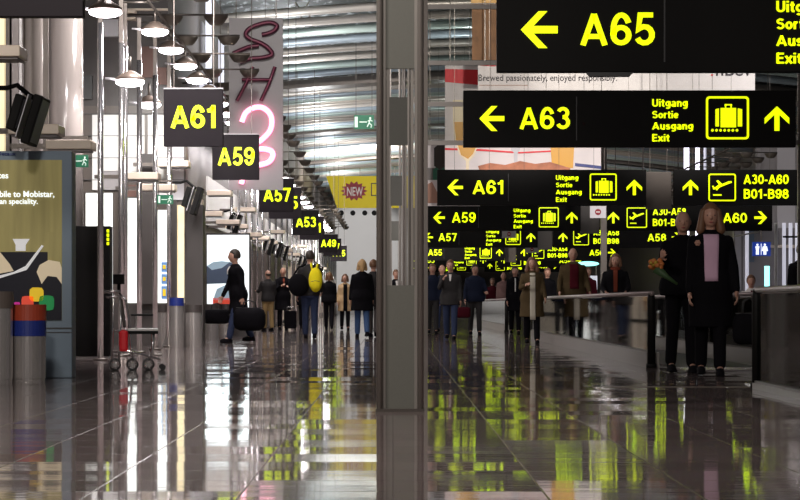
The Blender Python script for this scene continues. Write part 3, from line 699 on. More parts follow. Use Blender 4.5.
g = poly([(510, 112), (522, 112), (520, 150), (517.5, 153), (517.5, 172), (514, 172), (514, 153), (511, 150)], 'palegrey', 'printed_stem_glass', -.022)
poly([(480, 172), (478, 166), (490, 163), (505, 165), (520, 161), (535, 164), (550, 162), (570, 168), (572, 178), (480, 178)], 'food', 'printed_food', -.03)
poly([(575, 163), (601, 166), (601, 169), (575, 166)], 'blue', 'blue_line', -.022)
q = MB()
for px in (450, 500, 550, 596): q.tube([(P(px, 0)[0], .03, P(0, 65)[1]), (P(px, 0)[0], .03, roofz(3) + .12 - Z(180, d))], .012, 6)
q.build('suspension_cable', 'darksteel', t)

d = 58.0; s = d / F
t = thing('advert_strip', 'long pale hanging banner strip reading brewed passionately, enjoyed responsibly', 'banner', (X(616, d), d, Z(92, d)))
P = lambda px, py: ((px - 616) * s, (92 - py) * s)
q = MB(); q.box(P(478, 0)[0], P(755, 0)[0], 0, .05, 0, P(0, 62)[1]); q.build('cloth', 'pcloth', t)
poly([(478, 62), (510, 62), (497, 65.5), (494, 66.5), (480, 65.5)], 'red', 'red_corner')
q = MB(); q.text('Brewed passionately, enjoyed responsibly.', P(478.5, 0)[0], P(617, 0)[0], P(0, 83)[1], P(0, 74.5)[1], -.01, .006); q.build('slogan', 'cork', t)
q = MB(); q.text('brewed with care since long ago', P(478.5, 0)[0], P(528, 0)[0], P(0, 86.2)[1], P(0, 84.8)[1], -.01, .0); bpy.data.meshes  # faint rule under the slogan
q.bm.free()
q = MB(); q.box(P(479, 0)[0], P(528, 0)[0], -.008, 0, P(0, 85.6)[1], P(0, 85)[1]); q.build('underline', 'printskin', t)
q = MB(); q.text('nBev', P(716, 0)[0], P(751.5, 0)[0], P(0, 76)[1], P(0, 64)[1], -.01, .01); q.build('logo_lettering', 'cork', t)
q = MB(); q.tube([(P(712, 0)[0], -.01, P(0, 75)[1]), (P(712, 0)[0], 0, P(0, 75)[1])], 1.1 * s, 12); q.build('logo_dot', 'red', t)
q = MB()
for px in (528, 584, 642, 699): q.box(P(px, 0)[0] - .008, P(px, 0)[0] + .008, -.004, 0, 0, P(0, 62)[1])
q.build('seam', 'grey', t)
q = MB()
for px in (485, 550, 620, 690, 748): q.tube([(P(px, 0)[0], .03, P(0, 62)[1]), (P(px, 0)[0], .03, roofz(5) + .12 - Z(92, d))], .012, 6)
q.build('suspension_cable', 'darksteel', t)

d = 59.0; s = d / F
t = thing('photo_banner', 'hanging banner with an amber-brown fur-like photo behind the A65 sign', 'banner', (X(495, d), d, Z(60, d)))
P = lambda px, py: ((px - 495) * s, (60 - py) * s)
q = MB(); q.box(P(472, 0)[0], P(520, 0)[0], 0, .05, 0, P(0, 4)[1]); q.build('cloth', 'amber', t)
poly([(471, -14), (521, -14), (521, 3), (471, 3)], 'gold', 'orange_band')
q = MB()
for px in (478, 512): q.tube([(P(px, 0)[0], .03, P(0, 4)[1]), (P(px, 0)[0], .03, roofz(2) + .12 - Z(60, d))], .012, 6)
q.build('suspension_cable', 'darksteel', t)
d = 66.0; s = d / F
t = thing('poster_banner', 'hanging poster of a dark-haired figure in a green shirt behind the column', 'banner', (X(448, d), d, Z(206, d)))
P = lambda px, py: ((px - 448) * s, (206 - py) * s)
q = MB(); q.box(P(425, 0)[0], P(480, 0)[0], 0, .05, 0, P(0, 140)[1]); q.build('cloth', 'pcloth', t)
poly([(425, 168), (480, 168), (480, 180), (425, 180)], 'brown', 'dark_band')
poly([(433, 180), (433, 170), (437, 166), (446, 163), (470, 163), (480, 170), (480, 180)], 'shirtgreen', 'green_shirt', -.03)
poly([(434, 166), (434, 148), (439, 144), (448, 146), (450, 158), (446, 166), (440, 170)], 'h_dark', 'dark_hair', -.045)
poly([(427, 203), (426, 185), (432, 182), (437, 192), (440, 203)], 'printskin', 'printed_hand', -.03)
q = MB()
for px in (430, 470): q.tube([(P(px, 0)[0], .03, P(0, 140)[1]), (P(px, 0)[0], .03, roofz(2) + .12 - Z(206, d))], .012, 6)
q.build('suspension_cable', 'darksteel', t)

# ------------------------------------------------------------------ portal columns down the middle
def portal(d, label):
    t = thing('portal_column', label, 'column', (.049, d, 0))
    for sx in (-1, 1):
        q = MB(); q.tube([(sx * .142, 0, .02), (sx * .142, 0, 8.75)], .022, 14); q.build('post', 'column', t, True)
        q = MB(); q.box(min(sx * .1, sx * .165), max(sx * .1, sx * .165), .012, .05, .02, 8.75); q.build('flange', 'column', t)
        q = MB(); q.box(sx * .085 - .010, sx * .085 + .010, .03, .07, .88, 2.39); q.build('inner_rail', 'column', t)
    q = MB(); q.box(-.12, .12, .02, .06, 2.39, 2.89); q.build('upper_panel', 'colpanel', t)
    q = MB(); q.box(-.12, .12, .02, .06, .02, .88); q.build('lower_panel', 'colpanel', t)
    q = MB(); q.box(-.17, .17, -.03, .08, 0, .022); q.build('base_plate', 'darksteel', t)
    return t
portal(16.7, 'slim grey twin-post column standing nearest in the middle of the hall')
portal(24.8, 'grey twin-post column seen inside the frame of the nearest one')
portal(40, 'third grey twin-post column behind the first two'); portal(62, 'farthest grey twin-post column in the middle line')
# glazed screen right of the column
d = 37.2
t = thing('glass_screen', 'smoky glass screen with dark horizontal bars right of the centre column', 'screen', (0, d, 0)); x0, x1 = .50, 6.32
for xx in (x0, x1):
    q = MB(); q.box(xx - .04, xx + .04, 0, .08, 0, 8.6); q.build('post', 'darksteel', t)
for z in (3.25, 3.85, 4.49, 5.36, 6.4, 7.5):
    q = MB(); q.box(x0 + .04, x1 - .04, .01, .07, z - .035, z + .035); q.build('crossbar', 'column', t)
zz = [3.25, 3.85, 4.49, 5.36, 6.4, 7.5, 8.6]
for a, c in zip(zz, zz[1:]):
    q = MB(); q.box(x0 + .04, x1 - .04, .035, .045, a + .035, c - .035); q.build('pane', 'tint', t)

q = MB(); q.box(5.72, 5.88, 66, 66.16, 0, roofz(5.8) + .15); tag(q.build('steel_post', 'darksteel'), 'dark square post behind the A61 overhead sign', 'post')
# ------------------------------------------------------------------ moving walkways
def walkway(x, y0, y1, label, endpost=True, kh=.18):
    t = thing('glass_balustrade', label, 'balustrade', (x, y0, 0)); L_ = y1 - y0
    q = MB()
    q.tube([(0, -.02, .875), (0, L_, .875)], .030, 10); q.build('handrail', 'rail', t, True)
    n = max(1, round(L_ / 2.2))
    for k in range(n):
        q = MB(); q.box(-.008, .008, .1 + k * (L_ - .1) / n + .01, .1 + (k + 1) * (L_ - .1) / n - .01, kh + .01, .84); q.build('glass_panel', 'clear', t)
    q = MB(); q.box(-.05, .10, 0.1, L_, 0, kh); q.build('kerb', 'kerb', t)
    q = MB(); q.box(-.03, .03, .1, L_, kh, kh + .02); q.build('glass_shoe', 'darksteel', t)
    if endpost:
        yy = L_ - .05 if endpost == 'far' else .05
        q = MB(); q.tube([(0, yy, 0), (0, yy, .80), (0, yy, .88)], [.048, .048, .035], 14); q.build('end_post', 'black', t, True)
        q = MB(); q.tube([(0, yy, 0), (0, yy, .05)], .062, 14); q.build('post_foot', 'black', t, True)
    return t
walkway(3.24, 9.5, 21.4, 'near glass balustrade with brown handrail at the right edge of the frame', 'far', kh=.05)
walkway(3.03, 28.1, 52, 'glass balustrade of the far moving walkway, ending at a black post')
walkway(3.03, 64, 92, 'distant glass balustrade beside the standing dark-clothed group')
walkway(4.55, 9.5, 21.4, 'near inner glass balustrade behind the one at the right frame edge')
walkway(4.55, 27.2, 60, 'glass balustrade on the far side of the walkway behind the couple')
# dark smoked newel panel at the near end and comb plates
t = thing('newel_panel', 'dark smoked upright panel at the end of the near balustrade', 'panel', (3.34, 21.3, 0))
q = MB(); q.box(-.05, .11, 0, .02, .02, .80); q.build('panel', 'black', t)
q = MB(); q.box(-.06, .12, -.02, .04, 0, .03); q.build('base', 'steel', t)
for i, (y0, y1) in enumerate([(21.42, 22.5), (27.0, 28.0)]):
    q = MB(); q.box(3.30, 4.35, y0, y1, 0, .012); tag(q.build('comb_plate', 'steel'), 'flat metal comb plate in the floor %s' % ['at the near walkway entrance', 'at the far walkway end behind the couple'][i], 'comb plate')
for i, (y0, y1) in enumerate([(9.5, 21.3), (28.1, 60)]):
    q = MB(); q.box(3.32, 4.38, y0, y1, .0, .004)
    tag(q.build('walkway_belt', 'rubber'), 'black moving walkway belt %s' % ['at the right edge in front of the couple', 'stretching away behind the couple'][i], 'walkway')
q = MB(); q.box(1.9, 4.5, 21.6, 21.72, 0, .004); tag(q.build('floor_strip', 'brown2'), 'thin pinkish metal strip across the dark floor before the couple', 'floor strip')
# right-hand far counter and light
t = thing('service_counter', 'bright bluish-white lit counter far behind the walkway riders', 'counter', (X(588, 140), 140, 0))
q = MB(); q.box(-.8, .8, 0, .6, 0, 1.1, bev=.03); q.build('counter_body', 'palegrey', t)
q = MB(); q.ell((0, 0, 3.1), (.65, .3, .14), 20, 10); q.build('oval_light', 'cyan', t, True)
q = MB(); q.tube([(-.5, .2, 1.1), (-.5, .2, 3.05)], .04, 8); q.tube([(.5, .2, 1.1), (.5, .2, 3.05)], .04, 8); q.build('support', 'darksteel', t)
q = MB(); q.box(-.55, .55, .1, .14, 1.3, 2.4); q.build('backlit_screen', 'dimtube', t)
# restroom sign
d = 58; t = thing('restroom_sign', 'lit dark blue restroom sign with white man and woman figures', 'sign', (X(761.5, d), d, Z(256, d)))
q = MB(); q.box(-.22, .22, 0, .08, 0, .34); q.build('panel', 'bluelit', t)
q = MB()
for xx, wd in ((-.10, 0), (.08, 1)):
    q.ell((xx, -.01, .27), (.028, .012, .028), 10, 8); q.prism([(xx - .05, .235), (xx + .05, .235), (xx + (.075 if wd else .03), .12), (xx - (.075 if wd else .03), .12)], -.015, 0); q.box(xx - .035, xx - .005, -.015, 0, .03, .12); q.box(xx + .005, xx + .035, -.015, 0, .03, .12)
q.box(-.015, -.003, -.015, 0, .03, .3); q.build('figures', 'litbox', t)
q = MB(); q.tube([(0, .04, .34), (0, .04, .6)], .02, 8); q.tube([(0, .04, .6), (0, 6, .6)], .02, 8); q.build('bracket', 'darksteel', t)
q = MB(); q.box(X(765, 58), X(769.5, 58), 58, 58.1, 0, Z(266, 58)); tag(q.build('strip_light', 'cyan'), 'cyan glowing vertical strip below the restroom sign', 'light')

# ------------------------------------------------------------------ poster case
d = 24.3; s = d / F
t = thing('poster_case', 'blue-grey illuminated poster case with an olive phone company advert', 'advertising case', (X(20, d), d, 0))
x0, x1 = X(-60, d) - X(20, d), X(72, d) - X(20, d)
P = lambda px, py: ((px - 20) * s, CH + (304 - py) * s)
q = MB(); q.box(x0, x1, 0, .30, .0, Z(151, d), bev=.01); q.build('case', 'bluegrey', t)
q = MB(); q.box(x0 + .1, P(62, 0)[0], -.012, 0, P(0, 320)[1], P(0, 160)[1]); po = q.build('poster', 'olive', t)
q = MB(); q.box(x0, x1, -.006, 0, P(0, 329)[1], P(0, 327.5)[1]); q.box(x0, x1, -.006, 0, P(0, 333)[1], P(0, 332)[1]); q.build('trim_line', 'divider', t)
def pp(pts, m, name, y=-.02): q = MB(); q.prism([P(*p) for p in pts], y, y + .007); return q.build(name, m, po)
pp([(-60, 252), (62, 252), (62, 320), (-60, 320)], 'posterblack', 'dark_piano')
pp([(48, 232), (62, 232), (62, 270), (48, 270)], 'olive', 'curtain', -.021)
pp([(13, 239), (30, 239), (26, 245), (26, 251), (16, 251), (16, 245)], 'posterwhite', 'white_vase', -.024)
pp([(-2, 279), (27, 270), (44, 246), (42, 245), (26, 266), (14, 272), (-2, 276)], 'posterwhite', 'open_lid', -.028)
pp([(-2, 274), (14, 271), (10, 264), (2, 254), (-2, 250)], 'pcream', 'sheet_music', -.026)
pp([(37, 272), (40, 265), (49, 260), (60, 262), (62, 268), (62, 284), (57, 277), (48, 276), (42, 284)], 'pcream', 'cream_shape', -.026)
def rsq(cx, cy, r, m, name, rot):
    pts = []
    for k in range(16):
        a = 2 * PI * k / 16 + math.radians(rot); c, q_ = math.cos(a), math.sin(a); e = (abs(c) ** 5 + abs(q_) ** 5) ** -.2
        pts.append((cx + r * c * e, cy - r * q_ * e))
    pp(pts, m, name, -.034)
rsq(37, 294.5, 7, 'pyellow', 'yellow_square', 8); rsq(28, 302, 6, 'pred', 'red_square', 0); rsq(47, 303, 7.5, 'pgreen', 'green_square', 0); rsq(17.5, 305, 3, 'pmagenta', 'magenta_square', 0)
q = MB(); q.text('mobile to Mobistar,', P(-11, 0)[0], P(54.5, 0)[0], P(0, 198.2)[1], P(0, 191)[1], -.02, .012); q.build('poster_line', 'litbox', po); q = MB(); q.text('an speciality.', P(0, 0)[0], P(38, 0)[0], P(0, 205.8)[1], P(0, 198.6)[1], -.02, .012); q.build('poster_line', 'litbox', po); q = MB(); q.text('rates', P(-8, 0)[0], P(8.5, 0)[0], P(0, 178.5)[1], P(0, 173.5)[1], -.02, .01); q.build('poster_line', 'litbox', po)
q = MB(); q.text('JCDecaux', P(-9, 0)[0], P(16, 0)[0], P(0, 156.5)[1], P(0, 152)[1], -.012, .012); q.build('maker_lettering', 'blue', t)
# ------------------------------------------------------------------ black totem
d = 33.0; x0, x1 = X(72, d), X(110, d)
t = thing('black_totem', 'plain black upright display cabinet behind the poster case', 'cabinet', ((x0 + x1) / 2, d, 0)); w = (x1 - x0) / 2
q = MB(); q.box(-w, w, 0, .3, .03, Z(226, d), bev=.01); q.build('cabinet_body', 'black', t)
q = MB(); q.box(-w + .02, w - .02, .02, .28, 0, .03); q.build('plinth', 'steel', t)
q = MB()
for k in range(4): q.box(w - .045, w - .012, -.006, 0, Z(245, d) + k * .058, Z(245, d) + k * .058 + .04)
q.build('yellow_marks', 'yellow', t)
# ------------------------------------------------------------------ litter bins
def bin_(x, d, r, h, topm, label, collar=None, toph=.13, square=False):
    t = thing('litter_bin', label, 'bin', (x, d, 0))
    q = MB(); q.lathe([(r * .96, 0), (r * .96, .03), (r, .03), (r, h - toph - (.15 if collar else 0))], n=32); q.build('steel_body', 'steel', t, False)
    for p in t.children: pass
    if collar: q = MB(); q.lathe([(r + .005, h - toph - .15), (r + .005, h - toph)], n=32); q.build('blue_collar', collar, t)
    q = MB(); q.lathe([(r + .006, h - toph), (r + .006, h), (r * .75, h), (r * .7, h - .05)], n=32); q.build('top_ring', topm, t)
    return t
bin_(X(28, 23.3), 23.3, .172, .745, 'orange', 'steel litter bin with orange-red top and blue collar before the poster case', 'blue', .155)
bin_(X(-3, 23.0), 23.0, .15, .87, 'brown', 'steel litter bin with brown top cut by the left frame edge', None, .16)
bin_(X(163, 42), 42, .13, .735, 'umber', 'steel bin with brown top, left of the blue-topped bin', None, .13)
bin_(X(176.5, 41.6), 41.6, .125, .86, 'blue', 'steel bin with raised blue top between two brown-topped bins', None, .14)
bin_(X(193.5, 42), 42, .145, .735, 'umber', 'steel bin with brown top, right of the blue-topped bin', None, .13)
bin_(X(211, 52), 52, .17, .75, 'umber', 'steel bin behind the man in dark coat, left of two', None, .13)
bin_(X(226, 53), 53, .16, .75, 'umber', 'steel bin hidden partly by the briefcase of the walking man', None, .13)
# ------------------------------------------------------------------ large lit poster
d = 55.0; s = d / F
t = thing('lit_poster', 'bright white lit poster with blue umbrella shape behind the striding man', 'advertising case', (X(228, d), d, 0))
P = lambda px, py: ((px - 228) * s, CH + (304 - py) * s)
q = MB(); q.box(P(206, 0)[0], P(250, 0)[0], 0, .2, 0, P(0, 233)[1]); q.build('case', 'umber', t)
q = MB(); q.box(P(207, 0)[0], P(249, 0)[0], -.01, 0, .35, P(0, 235)[1]); po = q.build('poster', 'litbox', t)
def pp(pts, m, name, y=-.02): q = MB(); q.prism([P(*p) for p in pts], y, y + .007); return q.build(name, m, po)
M['umb'] = mat('print_slate_blue', (.10, .14, .22), .5, emit=.1); M['umb2'] = mat('print_pale_blue', (.4, .55, .65), .5, emit=.3)
pp([(207, 266), (213, 262), (222, 261), (235, 263), (235, 283), (207, 284)], 'umb', 'blue_umbrella'); pp([(207, 266), (213, 262), (222, 261), (230, 262), (222, 268), (212, 270)], 'umb2', 'umbrella_highlight', -.028)
pp([(213, 300), (217, 289), (225, 285), (238, 285), (238, 300)], 'umb2', 'pale_blue_band'); pp([(213, 305), (213, 298), (238, 298), (238, 305)], 'pred', 'red_band')
light('AREA', (X(228, d), d - .6, 1.6), 10, 1.0, (.9, 1, 1), rot=(-PI / 2, 0, 0))

# ------------------------------------------------------------------ airport transit chair
t = thing('transit_chair', 'empty airport push wheelchair with small wheels beside the black cabinet', 'wheelchair', (X(131, 27), 27.2, 0), .121)
cs = 27.0 / F
def W(px, py): return ((px - 131) * cs, CH + (304 - py) * cs)
for px, r in ((113, .066), (130.5, .066), (146.5, .066)):
    for yy in (-.16, .16):
        x, _ = W(px, 0); q = MB(); n = 24
        rings = [(r - .014, -.014), (r, -.010), (r, .010), (r - .014, .014)]
        q2 = [(x + 0, 0)]
        out = []
        for rr, yo in rings: out.append([q.bm.verts.new((x + rr * math.cos(2 * PI * k / n), yy + yo, r + rr * math.sin(2 * PI * k / n))) for k in range(n)])
        for a, c in zip(out, out[1:] + out[:1]):
            for k in range(n): q.bm.faces.new((a[k], a[(k + 1) % n], c[(k + 1) % n], c[k]))
        wh = q.build('wheel', 'rubber', t)
        q = MB(); q.tube([(x, yy - .018, r), (x, yy + .018, r)], .026, 12)
        for k in range(5):
            a = 2 * PI * k / 5; q.tube([(x, yy, r), (x + (r - .01) * math.cos(a), yy, r + (r - .01) * math.sin(a))], .006, 6)
        q.build('hub', 'steel', wh)
for yy in (-.18, .18):
    x, _ = W(160.5, 0); q = MB(); q.tube([(x, yy - .015, .035), (x, yy + .015, .035)], .034, 14); q.build('caster', 'rubber', t)
for yy in (-.16, .16):
    f = MB()
    for pts in ([(110, 362), (110.5, 330), (112, 292), (106, 293.5)], [(117, 360), (119, 330), (118, 296)], [(131, 361), (129, 345), (127, 320), (124, 300), (117, 293)], [(147, 361), (150, 350), (152, 331)], [(110, 352), (131, 352), (158, 360)],
                [(112, 331), (155, 331)]):
        f.tube([(W(*p)[0], yy, W(*p)[1]) for p in pts], .011, 8)
    f.build('side_frame', 'pole', t, True)
    q = MB(); q.box(W(129, 0)[0], W(151, 0)[0], yy - .02, yy + .02, W(0, 316)[1], W(0, 314)[1], bev=.006); q.build('armrest', 'black', t)
    q = MB(); q.tube([(W(134, 0)[0], yy, W(0, 316)[1]), (W(134, 0)[0], yy, W(0, 331)[1])], .010, 6); q.build('armrest_support', 'steel', t)
q = MB(); q.box(W(126, 0)[0], W(156, 0)[0], -.21, .21, W(0, 331)[1], W(0, 328.5)[1], bev=.008); q.build('seat', 'suede', t)
q = MB(); q.box(W(126, 0)[0], W(156, 0)[0], -.2, .2, W(0, 334)[1], W(0, 331)[1]); q.build('seat_base', 'black', t)
q = MB(); q.box(W(119, 0)[0], W(122.5, 0)[0], -.15, .15, W(0, 328)[1], W(0, 298)[1], RY(-8), bev=.02); q.build('backrest', 'c_grey', t)
for yy in (-.22, .22):
    pass
q = MB(); q.tube([(W(103, 0)[0], -.22, W(0, 292)[1]), (W(103, 0)[0], .22, W(0, 292)[1])], .018, 10)
for yy in (-.22, .22): q.tube([(W(103, 0)[0], yy, W(0, 292)[1]), (W(119, 0)[0], yy, W(0, 291.5)[1])], .014, 8); q.tube([(W(104, 0)[0], yy, W(0, 297)[1]), (W(119, 0)[0], yy, W(0, 296.5)[1])], .010, 8)
q.build('push_handle', 'steel', t, True)
q = MB(); q.box(W(111, 0)[0], W(122.5, 0)[0], -.06, .06, W(0, 284)[1], W(0, 274)[1], bev=.006); q.tube([(W(117, 0)[0], 0, W(0, 284)[1]), (W(117, 0)[0], 0, W(0, 292)[1])], .02, 8); q.box(W(116, 0)[0], W(118, 0)[0], -.22, .22, W(0, 293)[1], W(0, 291)[1]); q.build('ticket_box', 'black', t)
q = MB(); q.box(W(117, 0)[0], W(126, 0)[0], -.19, .19, W(0, 352)[1], W(0, 330)[1], bev=.03); q.build('red_pouch', 'red', t)
q = MB(); q.box(W(150, 0)[0], W(160, 0)[0], -.15, .15, W(0, 356)[1], W(0, 354.5)[1]); q.build('footrest', 'darksteel', t)
q = MB(); q.tube([(W(150, 0)[0], -.15, W(0, 331)[1]), (W(151, 0)[0], -.15, W(0, 355)[1])], .01, 6); q.tube([(W(150, 0)[0], .15, W(0, 331)[1]), (W(151, 0)[0], .15, W(0, 355)[1])], .01, 6); q.build('footrest_strut', 'steel', t)

# ------------------------------------------------------------------ people
TR = [(.84, .150, .105, 0, .01), (.92, .165, .118, 0, .012), (1.0, .155, .112, 0, .005), (1.10, .140, .10, 0, 0), (1.22, .152, .108, 0, 0), (1.32, .168, .118, 0, 0), (1.385, .155, .105, 0, 0), (1.45, .095, .075, 0, 0)]
def person(px, d, H, yaw, label, legs=((8, 5), (-8, 10)), arms=((5, 6, 10, 0), (5, 6, 10, 0)), top='c_black', hem=.88, bottom='c_darkj', shoes='c_black',
           hair=('short', 'h_dark'), lean=0, front=None, scarf=None, w=1.0, vox=.010, gv=.016, head=0, x=None, skirt=1.0, collar=True):
    s = H / 1.75; xx = X(px, d) if x is None else x
    t = thing('person', label, 'person', (xx, d, 0), math.radians(yaw))
    tl = math.tan(math.radians(lean))
    # legs
    J = []
    for sd, (a, k) in zip((1, -1), legs):
        a, kk = math.radians(a), math.radians(a - k)
        hip = Vector((sd * .088, 0, 0)); kn = hip + Vector((0, -math.sin(a), -math.cos(a))) * .43; an = kn + Vector((0, -math.sin(kk), -math.cos(kk))) * .42
        J.append([hip, kn, an])
    low = min(j[2].z for j in J); hz = .085 - low
    for j in J:
        for v in j: v.z += hz
    dz = hz - .93
    def Lf(p): p = Vector(p); p.z += dz; p.y -= tl * max(0, p.z - hz); return p
    b = MB()
    b.rings([(z, rx * w, ry * w, cx, cy) for z, rx, ry, cx, cy in TR], 18, Lf)
    b.chain([Lf((0, .01, 1.42)), Lf((0, 0, 1.57))], [.06, .052])
    R = Matrix.Rotation(math.radians(head), 4, 'Z'); hc = Lf((0, -.012, 1.635))
    def Hp(p): return hc + (R @ (Vector(p) - Vector((0, -.012, 1.635)))) * 1.06
    b.ell(hc, (.079, .10, .120), 16, 12, R); b.ell(Hp((0, -.045, 1.575)), (.05, .045, .045)); b.ell(Hp((0, -.105, 1.62)), (.013, .02, .024), 8, 6); b.ell(Hp((0, -.092, 1.665)), (.05, .012, .01), 8, 6)
    for sd in (1, -1): b.ell(Hp((sd * .076, .0, 1.63)), (.01, .02, .032), 8, 6)
    trs = MB(); slv = MB(); shoe_pts = []
    for j in J:
        b.chain([j[0], j[1], j[2]], [.085, .052, .038]); b.chain([j[2], j[2] + Vector((0, -.13, -.045))], [.038, .025])
        trs.chain([j[0], j[1], j[1].lerp(j[2], .92)], [.090 * w, .072, .064]); shoe_pts.append(j[2])
    hands = []
    for sd, (f, o, e, inn) in zip((1, -1), arms):
        sh = Lf((sd * .165 * w, 0, 1.385)); f, o_, fe, ii = map(math.radians, (f, o, f + e, inn))
        u = Vector((sd * math.sin(o_), -math.sin(f) * math.cos(o_), -math.cos(f) * math.cos(o_))).normalized()
        v = Vector((sd * math.sin(o_ * .4) - sd * math.sin(ii), -math.sin(fe), -math.cos(fe))).normalized()
        el = sh + u * .285; wr = el + v * .25
        b.chain([sh, el, wr], [.052, .038, .026])
        slv.chain([sh, el, el.lerp(wr, .93)], [.060, .052, .043])
        fw = Vector((0, -1, 0)); wd = (fw - v * fw.dot(v))
        wd = wd.normalized() if wd.length > .2 else Vector((-sd * 1., 0, 0)); inw = Vector((-sd, 0, 0)); nn = (inw - v * inw.dot(v) - wd * inw.dot(wd)); nn = nn.normalized() if nn.length > .1 else v.cross(wd).normalized()
        b.chain([wr, wr + v * .05], [.025, .022])
        for kx in (-.028, -.01, .01, .028): b.cap(wr + v * .02 + wd * kx * .7, wr + v * .085 + wd * kx, .013, .0125, 8)
        for kx, ln in ((-.033, .055), (-.011, .07), (.011, .075), (.033, .068)):
            p0 = wr + v * .085 + wd * kx; d1 = (v + nn * .25 + wd * kx * 3).normalized(); d2 = (v + nn * 1.1 + wd * kx * 2).normalized()
            p1 = p0 + d1 * ln * .5; p2 = p1 + d2 * ln * .5; b.chain([p0, p1, p2], [.0095, .009, .008], 8)
        p0 = wr + v * .03 + wd * .03; p1 = p0 + (v * .7 + wd * .8 + nn * .2).normalized() * .035; p2 = p1 + (v + wd * .2 + nn * .4).normalized() * .03; b.chain([p0, p1, p2], [.013, .011, .009], 8)
        hands.append((wr + v * .1) * s)
    body = b.build('body', 'skin', t, True, s, vox)
    trs.rings([(z, rx * w + .02, ry * w + .02, 0, .005) for z, rx, ry in ((.82, .15, .10), (.92, .158, .115), (1.0, .15, .11), (1.06, .14, .10))], 18, Lf)
    trs.build('trousers', bottom, t, True, s, gv)
    for p in shoe_pts:
        q = MB(); c = Vector((p.x, p.y - .055, p.z - .085 + .04)); q.ell((c.x, c.y, c.z), (.046, .135, .05)); q.box(c.x - .044, c.x + .044, c.y - .125, c.y + .12, c.z - .04, c.z - .02, bev=.006); q.ell((p.x, p.y, p.z - .01), (.044, .055, .05)); q.build('shoe', shoes, t, True, s, .012)
    # upper garment
    G = [(z, rx * w + .026, ry * w + .03, cx, cy) for z, rx, ry, cx, cy in TR]
    G[-1] = (1.475, .085 * w, .075, 0, .005)
    if hem < .84: G = [(z, a_ + (.045 if z < 1.05 else .015), c_ + (.03 if z < 1.05 else .012), e_, f_) for z, a_, c_, e_, f_ in G]
    low_ = []
    if hem < .84:
        z = hem
        while z < .80:
            k = (.88 - z) / .4; low_.append((z, (.215 * w + .03 * k * skirt), (.150 * w + .05 * k * skirt), 0, .01)); z += .08
    else: G = [g for g in G if g[0] >= hem - .02]; G[0] = (hem, *G[0][1:])
    G = low_ + G
    slv.rings(G, 22, Lf)
    if collar: slv.rings([(1.44, .095, .085, 0, .015), (1.50, .072, .07, 0, .015)], 18, Lf)
    slv.build('coat' if hem < .8 else 'jacket', top, t, True, s, gv)
    def strip(z1, z0, w1, w0, m, name, off=.012, xo=0.0):
        q = MB(); rows = []
        for i in range(9):
            z = z1 + (z0 - z1) * i / 8; wx = w1 + (w0 - w1) * i / 8
            g = None
            for a, c in zip(G, G[1:]):
                if a[0] <= z <= c[0]: u = (z - a[0]) / (c[0] - a[0]); g = [a[k] + (c[k] - a[k]) * u for k in range(5)]
            if g is None: g = G[-1] if z > G[-1][0] else G[0]
            row = []
            for k in range(7):
                x_ = xo + wx * (k / 3 - 1); y_ = g[4] - (g[2] + off) * math.sqrt(max(.05, 1 - (x_ / (g[1] + off)) ** 2)); row.append((x_, y_, z))
            rows.append(row)
        va = [[q.bm.verts.new(Lf(p)) for p in r] for r in rows]; vb = [[q.bm.verts.new(Lf((p[0], p[1] + .03, p[2]))) for p in r] for r in rows]
        for i in range(8):
            for k in range(6):
                q.bm.faces.new((va[i][k], va[i][k + 1], va[i + 1][k + 1], va[i + 1][k])); q.bm.faces.new((vb[i][k], vb[i + 1][k], vb[i + 1][k + 1], vb[i][k + 1]))
        for i in range(8): q.bm.faces.new((va[i][0], va[i + 1][0], vb[i + 1][0], vb[i][0])); q.bm.faces.new((va[i][6], vb[i][6], vb[i + 1][6], va[i + 1][6]))
        for k in range(6): q.bm.faces.new((va[0][k], vb[0][k], vb[0][k + 1], va[0][k + 1])); q.bm.faces.new((va[8][k], va[8][k + 1], vb[8][k + 1], vb[8][k]))
        q.build(name, m, t, True, s)
    if front: strip(1.45, front[2] if len(front) > 2 else 1.02, front[1], front[1] * (front[3] if len(front) > 3 else .6), front[0], 'shirt')
    if scarf:
        q = MB(); q.rings([(1.43, .10, .095, 0, .0), (1.47, .105, .10, 0, 0), (1.52, .08, .08, 0, .0)], 18, Lf); q.build('scarf', scarf[0], t, True, s, .014); strip(1.46, scarf[1], .04, scarf[2], scarf[0], 'scarf_end', .022)
    # head details
    for sd in (1, -1):
        q = MB(); q.ell(Hp((sd * .031, -.090, 1.643)), (.013, .008, .008), 8, 6); q.build('eye', 'eye', t, True, s)
    q = MB(); q.ell(Hp((0, -.092, 1.577)), (.024, .01, .007), 8, 6); q.build('mouth', 'lip', t, True, s)
    st, hm = hair
    if st != 'bald':
        q = MB(); vs = q.ell((0, .012, 1.655), (.090, .108, .118) if st != 'fringe' else (.081, .10, .07), 20, 16)
        for v_ in vs:
            if v_.co.y < -.03 and v_.co.z < 1.682: v_.co.y = -.03
            if v_.co.z < 1.60: v_.co.z = 1.60
            if st == 'fringe':
                if v_.co.z > 1.67: v_.co.z = 1.67
                v_.co.z -= .01; v_.co.y = max(v_.co.y, .0)
        if st == 'long':
            for sd in (1, -1): q.cap((sd * .072, -.02, 1.68), (sd * .098, -.018, 1.50), .034, .046)
            q.cap((0, .06, 1.66), (0, .075, 1.45), .065, .06)
        if st == 'bob':
            for sd in (1, -1): q.cap((sd * .072, -.012, 1.68), (sd * .084, -.01, 1.55), .028, .036)
            q.cap((0, .055, 1.66), (0, .06, 1.55), .065, .055)
        for v_ in q.bm.verts: v_.co = Hp(v_.co)
        q.build('hair', hm, t, True, s, .009)
    return t, hands, s
def wpos(t, p):
    a = t.rotation_euler[2]; return Vector((t.location.x + p[0] * math.cos(a) - p[1] * math.sin(a), t.location.y + p[0] * math.sin(a) + p[1] * math.cos(a), p[2]))
